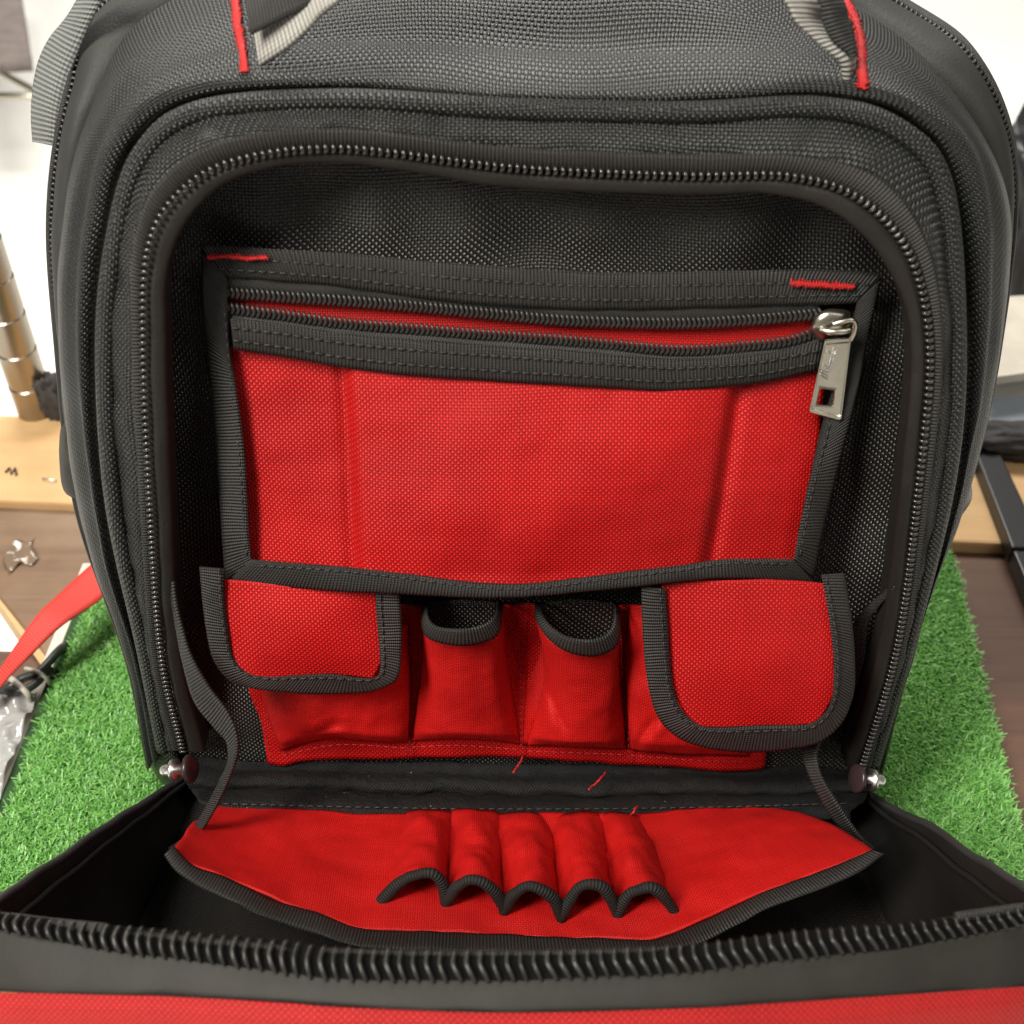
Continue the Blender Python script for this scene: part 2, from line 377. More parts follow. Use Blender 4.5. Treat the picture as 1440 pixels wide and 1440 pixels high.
# --- pocket lining
gs, gy = np.meshgrid(np.linspace(0, 1, 150), np.linspace(205, 1092, 120), indexing='ij')
gx0 = np.interp(gy, [205, 480, 700, 920, 1055, 1092], [200, 205, 214, 231, 262, 272]); gx1 = np.interp(gy, [205, 490, 680, 905, 1077, 1092], [1320, 1305, 1290, 1259, 1208, 1204])
gx = gx0 + (gx1 - gx0) * gs
px = np.stack([gx, gy], 2); A = lift(px, 0.0)
for i in range(A.shape[0]):
    for j in range(A.shape[1]):
        q = A[i, j]; k = .0035 * nz(q, 17, 4) + .002 * nz(q, 45, 9)
        k += .0018 * math.sin(gx[i, j] / 26 + 3 * nz(q, 12, 2)) * max(0, 1 - abs(gy[i, j] - 320) / 120)
        A[i, j] = q + FN * k
lining = sheet('pocket_lining', A, M['nylon_in'], bag, 'face')

# --- zipper coils: one shared tooth mesh
def tooth_mesh(name, length, rad, bend, mat):
    t = np.linspace(-1, 1, 7); pts = np.c_[bend * (1 - np.abs(t) ** 1.3), t * length / 2, rad * 1.2 * (1 - t ** 2) ** .5]
    v, f = tube(pts, rad * (1 - .35 * t ** 4), 6)
    me = bpy.data.meshes.new(name); me.from_pydata([tuple(a) for a in v], [], f); me.materials.append(mat)
    me.polygons.foreach_set('use_smooth', [True] * len(me.polygons)); me.update(); return me
def frame(t, up):
    t = t / np.linalg.norm(t); z = up - t * (up @ t); z /= np.linalg.norm(z); y = np.cross(z, t)
    return np.stack([t, y, z], 1)
def teeth(curve3, count, me, parent, up, name='zipper_tooth', off=0.0):
    c = even(curve3, count); tg = np.gradient(c, axis=0); org = origin_of(parent)
    up = np.broadcast_to(up, c.shape)
    for i in range(count):
        o = bpy.data.objects.new(name, me); COL.objects.link(o); o.parent = parent
        m = Matrix(frame(tg[i], up[i]).tolist()).to_4x4(); m.translation = Vector(c[i] + off * up[i] - org)
        o.matrix_local = m
def teeth_joined(name, curve3, count, me, parent, up, mat, off=0.0):
    c = even(curve3, count); tg = np.gradient(c, axis=0); up = np.broadcast_to(up, c.shape)
    v0 = np.array([v.co for v in me.vertices]); f0 = [tuple(p.vertices) for p in me.polygons]; ps = []
    for i in range(count):
        ps.append((v0 @ frame(tg[i], up[i]).T + c[i] + off * up[i], f0))
    v, f = join(ps); return obj(name, v, f, mat, parent, kind='stuff')
tm = tooth_mesh('zipper_tooth', .0027, .00070, .0005, M['tooth_hi'])
teeth(rZ, 300, tm, tp, FN, off=.0003)
tms = tooth_mesh('small_tooth', .0030, .00062, .0009, M['tooth'])
zt2 = loft('main_zipper_tape', [rM + FN * .002 + (cen - rM) * .012, rM + FN * .004 - (cen - rM) * .004, rM - FN * .006 - (cen - rM) * .018], M['ziptape'], bag, across=6)
upM = (rM - cen); upM = upM / np.linalg.norm(upM, axis=1)[:, None] * .6 + FN * .8
mz = slice(int(NR * .205), int(NR * .765))
cM = rM[mz] + FN * .0035 + (cen - rM[mz]) * .008; nM = int(np.linalg.norm(np.diff(cM, axis=0), axis=1).sum() / .0021)
teeth_joined('zipper_teeth', cM, nM, tooth_mesh('main_tooth', .0027, .00062, .0008, M['tooth']), zt2, FN * .75 + UPV * .5, M['tooth_soft'])

# --- stitches
def stitch_rows(name, curves3, length, gap, rad, parent, mat, up=FN, kind='stuff'):
    ps = []
    for c in curves3:
        s = np.linalg.norm(np.diff(c, axis=0), axis=1).sum(); n = max(1, int(s / (length + gap)))
        e = even(c, n * 5 + 1)
        for i in range(n):
            a, b = e[i * 5], e[min(i * 5 + 5, len(e) - 1)]; d = (b - a) * length / (length + gap)
            m1 = a + d * .5 + up * rad * .9
            pts = np.array([a - up * rad * .6, a + d * .2 + up * rad * .5, m1, a + d * .8 + up * rad * .5, a + d - up * rad * .6]); ps.append(tube(pts, rad, 5))
    v, f = join(ps); return obj(name, v, f, mat, parent, kind=kind)
def bar_tack(name, pts3, width, parent, up=FN, pitch=.00045):
    """dense zigzag of thread, drawn as one continuous run"""
    s = np.linalg.norm(np.diff(pts3, axis=0), axis=1).sum(); n = int(s / pitch)
    c = even(pts3, n); t = np.gradient(c, axis=0); t /= np.linalg.norm(t, axis=1)[:, None]
    sd = np.cross(t, np.broadcast_to(up, t.shape)); sd /= np.linalg.norm(sd, axis=1)[:, None]
    pitch = pitch; q = []
    for i in range(n):
        k = 1 if i % 2 else -1; j = width * (1 + .32 * random.uniform(-1, 1)) / 2
        q += [c[i] + sd[i] * j * k * .95 - up * .0002, c[i] + sd[i] * j * k * .4 + up * .0003]
        q += [c[i] + t[i] * pitch * .5 + up * .0004]
    return tube_obj(name, np.array(q), .00036, M['redthread'], parent, sides=5)

# --- binding tapes
def binding(name, inner, outer, w_in, w_out, parent, mat=None, dome=.0008, n=90, fn=F, thick=.0011, across=9, amp=.0004, fold=True):
    a, b = (spline(inner, n), spline(outer, n)) if len(inner) == len(outer) else (curve(inner, n), curve(outer, n))
    wi = np.interp(np.linspace(0, 1, n), np.linspace(0, 1, np.size(w_in)), np.atleast_1d(w_in)) if np.ndim(w_in) else np.full(n, w_in)
    wo = np.interp(np.linspace(0, 1, n), np.linspace(0, 1, np.size(w_out)), np.atleast_1d(w_out)) if np.ndim(w_out) else np.full(n, w_out)
    rows = []
    for c in np.linspace(0, 1, across):
        q = a * (1 - c) + b * c; w = wi * (1 - c) + wo * c + dome * (1 - abs(2 * c - 1) ** 3)
        rows.append(fn(q, w))
    A = np.stack(rows, 1)
    if amp: A = wrinkle(A, amp, 90, len(name) + n % 7)
    o = sheet(name, A, mat or M['tape'], parent, 'arc', thick); o_rows[o.name] = A; return o
o_rows = {}

# --- zip pocket: red panel, tapes, open zipper, slider, pull
def wp(px_, py_):
    t = np.clip((np.asarray(py_, float) - 360) / 460, 0, 1.05)
    return .007 + .021 * t ** 1.15 * (.5 + .5 * np.sin(np.pi * np.clip((np.asarray(px_, float) - 280) / 880, 0, 1)))
def W(pts, add=0.0): p = np.asarray(pts, float); return wp(p[:, 0], p[:, 1]) + add
def Fw(pts, add=0.0):
    p = np.asarray(pts, float); return F(p, wp(p[:, 0], p[:, 1]) + add)
topR = [(322,484),(400,496),(480,511),(580,523),(697,531),(813,538),(913,544),(960,543),(1060,534),(1160,516)]
botR = [(348,792),(480,800),(580,811),(667,822),(747,824),(847,813),(960,799),(1027,790),(1122,790)]
pc = coons(topR, botR, [(322,484),(335,580),(343,680),(348,792)], [(1160,516),(1152,600),(1138,690),(1122,790)], 150, 70)
w = wp(pc[..., 0], pc[..., 1])
yy = pc[..., 1]; xl = 487 + (yy - 520) * .054; xr = 1034 - (yy - 543) * .165
def sst(x): x = np.clip(x, 0, 1); return x * x * (3 - 2 * x)
w = w + .0030 * sst((pc[..., 0] - xl + 6) / 22) * sst((xr - pc[..., 0] + 6) / 22) - .002
w = w - .0012 * np.exp(-((pc[..., 0] - xl + 5) / 9) ** 2) - .0016 * np.exp(-((pc[..., 0] - xr - 7) / 10) ** 2)
w = w + .0045 * np.sin(np.pi * np.clip((yy - 505) / 300, 0, 1)) * np.sin(np.pi * np.clip((pc[..., 0] - xl) / (xr - xl), 0, 1)) ** .7
A = wrinkle(lift(pc, w), .0022, 16, 40); A = wrinkle(A, .0006, 50, 41)
zp = sheet('zip_pocket', A, M['red'], bag, 'face', .0008)
zp['label'] = 'red woven zip pocket with black taped edges'
TB_o = [(281,344),(377,350),(480,356),(613,368),(747,378),(863,383),(960,382),(1060,380),(1193,380),(1240,386)]
TB_i = [(312,389),(400,395),(480,402),(613,421),(747,432),(863,435),(960,433),(1060,430),(1160,427),(1205,425)]
def tape(name, inner, outer, add_i=.002, add_o=.0022, **kw):
    def fn(q, w): return F(q, wp(q[:, 0], q[:, 1]) + w)
    return binding(name, inner, outer, add_i, add_o, zp, fn=fn, **kw)
tape('edge_tape', TB_i, TB_o)
tape('edge_tape', [(320,392),(322,480),(333,547),(345,647),(350,747),(354,793)], [(284,352),(285,433),(297,547),(307,647),(313,747),(318,818)], .003, .0015)
tape('edge_tape', [(1206,424),(1185,500),(1157,593),(1137,680),(1123,747),(1116,790)], [(1238,392),(1219,480),(1207,547),(1173,680),(1157,747),(1143,812)], .003, .0015)
tape('edge_tape', [(353,787),(480,797),(580,808),(667,819),(747,821),(847,809),(960,795),(1027,786),(1116,787)], [(318,819),(472,830),(575,835),(664,839),(745,838),(845,829),(960,817),(1030,812),(1146,819)], .004, .0045, dome=.0007)
UT = [(318,411),(400,417),(480,422),(580,430),(713,443),(813,451),(960,454),(1060,449),(1150,441)]
LT = [(318,433),(400,443),(480,454),(580,462),(680,470),(780,477),(847,483),(960,492),(1060,485),(1110,479),(1155,464)]
def sh(p, d): return [(a, b + d) for a, b in p]
tape('zipper_tape', sh(UT, -2), sh(UT, -32), .0006, .0012, mat=M['ziptape'], dome=.0005)
tape('zipper_tape', sh(LT, 2), sh(LT, 24), .0006, .0012, mat=M['ziptape'], dome=.0005)
LB_i = [(324,448),(400,456),(480,468),(580,477),(697,486),(813,494),(913,503),(960,505),(1060,499),(1158,480)]
tape('edge_tape', LB_i, [(329,490),(400,501),(480,515),(580,527),(697,535),(813,542),(913,548),(960,547),(1060,538),(1150,520)], .0026, .0026)
slit = coons(sh(UT, 0), sh(LT, 0), [(318,411),(318,433)], [(1152,441),(1156,464)], 60, 6)
sheet('slit_lining', lift(slit, wp(slit[..., 0], slit[..., 1]) - .003), M['red_thin'], zp, 'face', .0006)
tmz = tooth_mesh('pocket_tooth', .0042, .00066, .0010, M['tooth_soft'])
for c in (UT, LT):
    q = curve(c, 300); c3 = F(q, wp(q[:, 0], q[:, 1]) + .0016)
    teeth_joined('zipper_teeth', c3, 118, tmz, zp, FN, M['tooth_soft'])
def fwcurve(p, add, n=160):
    q = curve(p, n); return F(q, wp(q[:, 0], q[:, 1]) + add)
def between(a, b, f): 
    x, y = curve(a, 40), curve(b, 40); return [tuple(v) for v in x * (1 - f) + y * f]
st_curves = [fwcurve(between(TB_i, TB_o, f), .0036) for f in (.25, .62)]
st_curves += [fwcurve([(316,440),(326,547),(337,647),(344,747),(347,786)], .0037), fwcurve([(1192,500),(1166,600),(1145,680),(1131,747),(1124,785)], .0040)]
st_curves += [fwcurve(between(LB_i, [(329,490),(400,501),(480,515),(580,527),(697,535),(813,542),(913,548),(960,547),(1060,538),(1150,520)], f), .0044) for f in (.3, .72)]
st_curves += [fwcurve([(365,795),(480,803),(580,814),(667,825),(747,827),(847,815),(960,801),(1027,792),(1110,793)], .0054)]
stitch_rows('stitching', st_curves, .0024, .0010, .00028, zp, M['stitch'])
bar_tack('bar_tack', fwcurve([(293,363),(315,360),(345,363),(376,362)], .0050, 40), .0020, zp)
bar_tack('bar_tack', fwcurve([(1112,398),(1150,400),(1200,403)], .0050, 40), .0026, zp)

# slider + pull
def prism(poly_px, w0, w1, fn=F, bev=0.0):
    p = np.array(poly_px, float); n = len(p); c = p.mean(0)
    layers = [fn(p, w0), fn(p, w1 - bev), fn(c + (p - c) * (1 - .10 if bev else 1), w1)] if bev else [fn(p, w0), fn(p, w1)]
    Vv = np.concatenate(layers); k = len(layers); Fc = []
    for l in range(k - 1):
        for i in range(n):
            j = (i + 1) % n; Fc.append((l * n + i, l * n + j, (l + 1) * n + j, (l + 1) * n + i))
    Fc.append(tuple(range(n - 1, -1, -1))); Fc.append(tuple((k - 1) * n + i for i in range(n))); return Vv, Fc
def c6(l): return [(1080 + a / 6, 380 + b / 6) for a, b in l]
ws = float(wp(1165, 455)) + .0015
bp = curve(np.array(c6([(358,475),(395,390),(455,345),(525,325),(620,330),(690,350),(700,430),(690,500),(600,560),(485,600),(410,575),(365,520),(358,475)])), 40)[:-1]
prof = [(1.0, 0), (1.0, .0022), (.95, .0034), (.82, .0044), (.55, .0052), (.25, .0055), (.02, .0056)]
c = bp.mean(0); Vs = np.concatenate([F(c + (bp - c) * k, ws + d) for k, d in prof]); n = len(bp); Fs = []
for l in range(len(prof) - 1):
    for i in range(n): j = (i + 1) % n; Fs.append((l * n + i, l * n + j, (l + 1) * n + j, (l + 1) * n + i))
Fs.append(tuple((len(prof) - 1) * n + i for i in range(n)))
sl = obj('slider', Vs, Fs, M['metal'], zp)
md = c6([(440,500),(540,520),(660,510),(700,470)]); q = np.array(md); tube_obj('slider_bridge', F(spline(q, 24), ws + .0056 + .0026 * np.sin(np.linspace(0, math.pi, 24))), .0011, M['metal'], zp, sides=10)
loop = np.array(c6([(545,455),(620,435),(705,420),(737,455),(728,520),(700,590)])); lw = ws + np.array([.0085, .0092, .0092, .0088, .0082, .0076])
lp = spline(np.c_[loop, lw], 40); tube_obj('pull_ring', F(lp[:, :2], lp[:, 2]), .00085, M['metal'], zp, sides=10)
# pull tab with a window, raised rim and bevelled end
out = c6([(490,575),(600,590),(700,560),(722,470),(742,480),(705,700),(655,1000),(618,1255),(590,1280),(470,1250),(360,1215),(345,1195),(390,1000),(440,800)])
outer = np.array(out); 
win = np.array(c6([(440,1000),(560,1015),(548,1140),(412,1130)]))
def loopres(p, n): p = np.vstack([p, p[:1]]); return even(p, n + 1)[:-1]
o_, i_ = loopres(np.array(c6([(478,585),(705,565),(618,1278),(342,1205)])), 64), loopres(win, 64)
# align start corners
def roll_to(a, p): k = int(np.argmin(((a - p) ** 2).sum(1))); return np.roll(a, -k, 0)
o_ = roll_to(o_, np.array(c6([(478,585)]))[0]); i_ = roll_to(i_, win[0])
wt = ws + .0028 + .0
lay = []
def tabw(p): return ws + .0072 - (p[:, 1] - 480) / 110 * .0014
co = o_.mean(0)
for k, f_, d in [(o_, 1.0, -.0012), (o_, 1.0, .0000), (o_, .965, .0007), (o_, .90, .0007), (o_, .86, .0002)]:
    p = co + (k - co) * f_; lay.append(F(p, tabw(p) + d))
ci = i_.mean(0)
for f_, d in [(1.35, .0002), (1.12, .0003), (1.0, -.0001), (1.0, -.0012)]:
    p = ci + (i_ - ci) * f_; lay.append(F(p, tabw(p) + d))
n = 64; Vt = np.concatenate(lay); Ft = []
for l in range(len(lay) - 1):
    for i in range(n): j = (i + 1) % n; Ft.append((l * n + i, l * n + j, (l + 1) * n + j, (l + 1) * n + i))
for i in range(n): j = (i + 1) % n; Ft.append(((len(lay) - 1) * n + i, (len(lay) - 1) * n + j, j, i))
pt = obj('pull_tab', Vt, Ft, M['metal'], zp); pt.data.polygons.foreach_set('use_smooth', [False] * len(pt.data.polygons))
# embossed handwriting running up the tab
def script_strokes():
    S = []
    S.append([(0,0),(.2,1.0),(.55,1.9),(.75,2.0),(.7,1.2),(.6,.1),(.9,1.2),(1.3,1.9),(1.5,1.8),(1.4,.9),(1.4,.2),(1.6,0),(1.85,.4)])      # M
    S.append([(1.85,.4),(2.0,.9),(2.0,.2),(2.15,0),(2.4,.5)])                                                                        # i
    S.append([(2.02,1.3),(2.08,1.4)])
    S.append([(2.4,.5),(2.7,1.6),(2.65,1.95),(2.5,1.6),(2.5,.4),(2.65,0),(2.9,.4)])                                                  # l
    S.append([(2.9,.8),(2.95,.1),(3.15,.0),(3.3,.7),(3.35,.1),(3.55,.0),(3.7,.8),(3.9,.7)])                                          # w
    S.append([(4.45,.8),(4.15,.85),(4.05,.3),(4.2,0),(4.4,.4),(4.45,.8),(4.45,.1),(4.65,.1)])                                        # a
    S.append([(4.7,.85),(4.7,.2),(4.85,0),(5.05,.4),(5.1,.85),(5.1,.1),(5.3,.2)])                                                    # u
    S.append([(5.3,.2),(5.6,1.7),(5.5,1.9),(5.4,.0),(5.5,.6),(5.75,.8),(5.75,.5),(5.5,.45),(5.85,.0),(6.05,.2)])                     # k
    S.append([(6.05,.35),(6.35,.6),(6.25,.85),(6.1,.5),(6.2,.05),(6.5,.2)])                                                          # e
    S.append([(6.5,.35),(6.8,.6),(6.7,.85),(6.55,.5),(6.65,.05),(7.0,.3)])                                                           # e
    return S
ps = []
a0 = np.array(c6([(505,925)]))[0]; a1 = np.array(c6([(585,655)]))[0]; ax = (a1 - a0) / 7.0; bx = np.array([-ax[1], ax[0]]); bx = -bx * -1.0
for s_ in script_strokes():
    q = spline(np.array(s_, float), len(s_) * 5); p2 = a0 + q[:, :1] * ax - q[:, 1:2] * bx * -.95 * -1
    ps.append(tube(F(p2, tabw(p2) + .00062), .00017, 5))
v, f = join(ps); obj('lettering', v, f, M['steel'], zp)

# --- tool sleeves below the zip pocket
base_px = coons([(345,850),(560,850),(800,850),(1070,850)], [(376,1075),(400,1077),(435,1069),(547,1067),(600,1065),(735,1064),(825,1071),(920,1077),(1021,1083),(1075,1081)],
                [(345,850),(350,964),(367,1017),(376,1075)], [(1070,850),(1076,1000),(1077,1055),(1075,1081)], 120, 40)
ts = sheet('tool_sleeve_panel', wrinkle(lift(base_px, .0045), .0012, 40, 61), M['red'], bag, 'face', .0008)
def sleeve(name, top, bot, left, right, wtop, wbot, n=60, m=40, power=.6, seed=0, mat='red_thin', skew=0.0, wr=.0007, creases=()):
    p = coons(top, bot, left, right, n, m)
    s = np.linspace(0, 1, n)[:, None]; t = np.linspace(0, 1, m)[None]
    ss = s ** (1 + skew); prof = np.sin(np.pi * ss) ** power
    ww = .006 + prof * (wtop * (1 - t) + wbot * t) * np.clip((1.01 - t) / .07, .12, 1)
    for x0, y0, x1, y1, am, wd_ in creases:
        d_ = np.array([x1 - x0, y1 - y0], float); ln_ = np.linalg.norm(d_); d_ /= ln_
        rel = p - np.array([x0, y0]); al = rel @ d_; ac = rel @ np.array([-d_[1], d_[0]])
        fade = sst(al / (ln_ * .3)) * sst((ln_ - al) / (ln_ * .3))
        ww = ww - am * fade * (np.exp(-(ac / wd_) ** 2) - .6 * np.exp(-((ac - 2 * wd_) / (1.6 * wd_)) ** 2))
    A = wrinkle(lift(p, ww), wr, 45, seed); A = wrinkle(A, wr * .35, 130, seed + 3)
    o = sheet(name, A, M[mat], ts, 'face', .0006); o_rows[o.name] = A; return o
sleeve('tool_sleeve', [(345,880),(450,880),(575,880)], [(395,1056),(430,1045),(475,1038),(530,1042),(574,1044)], [(345,880),(370,985),(395,1056)], [(575,880),(577,960),(574,1044)], .020, .012, seed=70, power=.35, wr=.0012, creases=[(392,1056,490,1012,.0022,9)], n=80, m=60)
s1_lo = [(594,850),(596,886),(610,900),(647,907),(680,902),(700,890),(706,852)]
s1_hi = [(601,846),(604,870),(617,881),(647,884),(677,879),(695,866),(700,846)]
s2_lo = [(752,848),(756,874),(775,900),(800,916),(830,922),(855,916),(869,900),(871,856)]
s2_hi = [(761,850),(765,868),(780,885),(802,896),(830,899),(852,892),(863,875),(865,850)]
def arcw(n, h, lo_=.008): return lo_ + h * np.sin(np.pi * np.linspace(0, 1, n)) ** .6
sleeve('tool_sleeve', s1_lo, [(579,1042),(610,1040),(647,1039),(690,1042),(732,1047)], [(594,850),(592,950),(579,1042)], [(706,852),(716,950),(732,1047)], .020, .013, seed=71, n=80, m=60, creases=[(700,900,732,1050,.0016,9)])
sleeve('tool_sleeve', s2_lo, [(742,1048),(785,1050),(830,1051),(880,1053)], [(752,848),(766,950),(742,1048)], [(871,856),(873,950),(880,1053)], .020, .013, seed=72, n=80, m=60, creases=[(758,930,800,1040,.0016,7)])
sleeve('tool_sleeve', [(886,852),(980,852),(1060,852)], [(886,1054),(930,1058),(982,1062),(1052,1064)], [(886,852),(880,950),(886,1054)], [(1060,852),(1058,960),(1052,1064)], .013, .011, seed=73, power=.35, wr=.0012, n=80, m=60, creases=[(884,1060,930,1000,.0014,7)])
# gusset pieces between the sleeves
sleeve('sleeve_gusset', [(704,848),(735,848),(756,848)], [(731,1046),(736,1048),(742,1048)], [(704,848),(716,950),(731,1046)], [(756,848),(768,950),(742,1048)], -.004, .001, n=24, m=30, seed=74, mat='red_thin', wr=.0006)
def rim(name, lo_, hi_, h):
    n = 50; a, b = curve(lo_, n), curve(hi_, n); ww = arcw(n, h); rows = []
    for c_ in np.linspace(0, 1, 7):
        q = a * (1 - c_) + b * c_; rows.append(F(q, ww + .0005 * (1 - abs(2 * c_ - 1) ** 3) + .0006))
    return sheet(name, np.stack(rows, 1), M['tape'], ts, 'arc', .0012)
rim('sleeve_rim_tape', s1_lo, s1_hi, .0225); rim('sleeve_rim_tape', s2_lo, s2_hi, .0235)
# dark throats behind the sleeve mouths
for a in ([(600,846),(650,842),(701,846)], [(760,848),(810,842),(866,848)]):
    x0, x1 = a[0][0], a[-1][0]
    p = coons(a, [(x0, 905), ((x0 + x1) / 2, 915), (x1, 905)], [(x0, 848), (x0, 905)], [(x1, 848), (x1, 905)], 20, 10)
    sheet('sleeve_back_lining', lift(p, .0062), M['nylon_in'], ts, 'face', .0004)
stitch_rows('stitching', [F(curve(c_, 100), .0125) for c_ in ([(397,1062),(475,1047),(574,1052)], [(580,1050),(647,1048),(732,1054)], [(742,1056),(830,1059),(880,1061)], [(888,1062),(982,1069),(1052,1071)], [(358,985),(372,1025),(382,1068)])], .0024, .0008, .0002, ts, plain('red_stitch', (.32, .008, .008), .5))
stitch_rows('stitching', [F(curve(c_, 100), .0078) for c_ in ([(576,1042),(573,1066)], [(735,850),(733,950),(733,1064)], [(890,862),(884,960),(884,1072)])], .0024, .0008, .00022, ts, plain('dark_red_stitch', (.16, .006, .006), .5))

# --- the two lids
def lid(label, top, bot_l, o_in, o_out, left, right, wt_, wb_, seed):
    p = coons(top, bot_l, left, right, 70, 50); t = np.linspace(0, 1, 50)[None]; s = np.linspace(0, 1, 70)[:, None]
    ww = wt_ * (1 - t) + wb_ * t + .003 * np.sin(np.pi * s) * np.sin(np.pi * t)
    o = sheet('pocket_lid', wrinkle(lift(p, ww), .0014, 28, seed), M['red_big'], bag, 'face', .0008)
    o['label'] = label
    return o
lidL = lid('smaller red pocket lid with black taped edge', [(312,816),(400,822),(480,828),(538,830)], [(345,953),(400,955),(460,950),(520,956)],
           None, None, [(312,816),(316,863),(324,915),(345,953)], [(538,830),(537,880),(540,925),(528,955)], .026, .030, 81)
def lid_tape(lid_, inner, outer, w0, w1):
    m = len(inner); ww = np.array([w0 + (w1 - w0) * np.clip((y - 800) / 200, 0, 1) for _, y in inner])
    o = binding('edge_tape', inner, outer, ww + .0006, ww + .0006, lid_, dome=.0003, n=140, thick=.0010)
    a, b = curve(inner, 120), curve(outer, 120); q = a * .8 + b * .2
    wi = np.interp(np.linspace(0, 1, 120), np.linspace(0, 1, m), ww)
    stitch_rows('stitching', [F(q, wi + .0018)], .0024, .0010, .00028, lid_, M['stitch'])
lid_tape(lidL, [(315,800),(316,850),(321,885),(329,925),(350,944),(375,951),(420,949),(465,948),(505,953),(528,952),(535,940),(533,900),(530,865),(528,834)],
         [(281,797),(285,840),(290,880),(300,925),(322,955),(352,966),(400,972),(450,975),(510,973),(545,963),(561,948),(565,900),(564,865),(562,834)], .026, .031)
lidR = lid('larger red pocket lid with black taped edge and rounded corners', [(930,822),(1000,816),(1080,814),(1166,822)], [(975,1020),(1030,1026),(1090,1023),(1150,1018)],
           None, None, [(930,822),(938,890),(942,960),(975,1020)], [(1166,822),(1170,890),(1176,960),(1150,1018)], .026, .037, 85)
lid_tape(lidR, [(935,828),(938,870),(941,920),(946,965),(957,995),(972,1012),(993,1022),(1040,1022),(1090,1020),(1135,1019),(1155,1008),(1168,988),(1172,955),(1171,910),(1165,865),(1155,808)],
         [(902,824),(903,870),(906,920),(912,965),(923,1003),(942,1028),(975,1046),(1030,1056),(1085,1056),(1135,1049),(1163,1036),(1188,1007),(1200,970),(1201,920),(1197,870),(1187,806)], .026, .037)

# --- straps that hold the open flap
def strap(L_, R2, w_, parent, mat='webbing', n=90):
    a, b = spline(np.c_[np.array(L_, float), w_], n), spline(np.c_[np.array(R2, float), w_], n); rows = []
    for c_ in np.linspace(0, 1, 6):
        q = a * (1 - c_) + b * c_; rows.append(F(q[:, :2], q[:, 2] + .0015 * (2 * c_ - 1) * 1.0))
    return sheet('side_strap', np.stack(rows, 1), M[mat], parent, 'arc', .0013)
strap([(238,800),(243,845),(250,890),(258,930),(274,985),(303,1023),(320,1043),(322,1070),(311,1095),(288,1139),(263,1174),(238,1192)],
      [(242,800),(247,845),(258,890),(270,925),(295,968),(319,1000),(332,1030),(334,1058),(323,1094),(300,1142),(274,1180),(243,1199)],
      [.026,.030,.034,.038,.044,.048,.051,.053,.053,.052,.048,.043], bag)
strap([(1252,815),(1248,828),(1222,850),(1200,880),(1190,930),(1165,985),(1138,1030),(1129,1058),(1136,1085),(1160,1133),(1192,1176),(1222,1196)],
      [(1260,815),(1257,830),(1238,850),(1222,875),(1215,930),(1195,985),(1163,1030),(1150,1052),(1153,1085),(1175,1125),(1207,1172),(1231,1194)],
      [.026,.026,.02,.014,.011,.010,.014,.024,.034,.042,.045,.044], bag)

# --- hinge strip between the pocket and the open flap
hx = np.linspace(0, 1, 140)
def hrow(pl, pr, sag, w_, fn): 
    q = np.stack([pl[0] + (pr[0] - pl[0]) * hx, pl[1] + (pr[1] - pl[1]) * hx + sag * np.sin(np.pi * hx)], 1); return fn(q, w_)
rows = [hrow((262,1066),(1222,1080), 2, .001, F), hrow((262,1080),(1222,1088), 6, .004, F), hrow((262,1090),(1222,1098), 7, .011, F),
        hrow((264,1100),(1222,1108), 8, .014, F), hrow((268,1108),(1220,1114), 9, .013, F), hrow((275,1118),(1215,1120), 8, .0035, P),
        hrow((285,1128),(1208,1128), 9, .0045, P), hrow((300,1138),(1195,1136), 10, .003, P), hrow((300,1150),(1195,1150), 8, .0, P)]
A = np.stack(rows, 1); A = np.stack([spline(A[i], 40) for i in range(len(A))]); A = wrinkle(A, .0022, 40, 91); A = wrinkle(A, .0013, 130, 93); A = wrinkle(A, .0005, 380, 94)
def lint_mat():
    k = NT('black_hinge_fabric'); v, x, y = k.uv(0); vv = k.node('ShaderNodeTexVoronoi'); vv.inputs['Scale'].default_value = 330; k.link(v, vv.inputs[0])
    n = k.noise(v, 90, 3); m_ = k.math('LESS_THAN', vv.outputs[0], 0.11); m2 = k.math('GREATER_THAN', n.outputs[0], 0.60)
    col = k.mix(k.math('MULTIPLY', k.math('MULTIPLY', m_, m2), .8), (.012, .0115, .011), (.30, .29, .27))
    k.link(col, k.b.inputs['Base Color']); k.b.inputs['Roughness'].default_value = .75; k.b.inputs['Specular IOR Level'].default_value = .25
    hh = k.math('ADD', k.noise(v, 240, 5, .7).outputs[0], k.math('MULTIPLY', k.math('SINE', k.math('MULTIPLY', k.math('ADD', x, y), 5200)), .10))
    k.link(k.bump(hh, .0016), k.b.inputs['Normal']); return k.m
M['hinge'] = lint_mat()
sheet('hinge_strip', A, M['hinge'], bag, 'arc', .0012)
ps = [hrow((300,1130),(1195,1130), 8, .0058, P)]
stitch_rows('stitching', ps, .0026, .0012, .00024, bag, M['stitch'], up=np.array([0, 0, 1.0]))

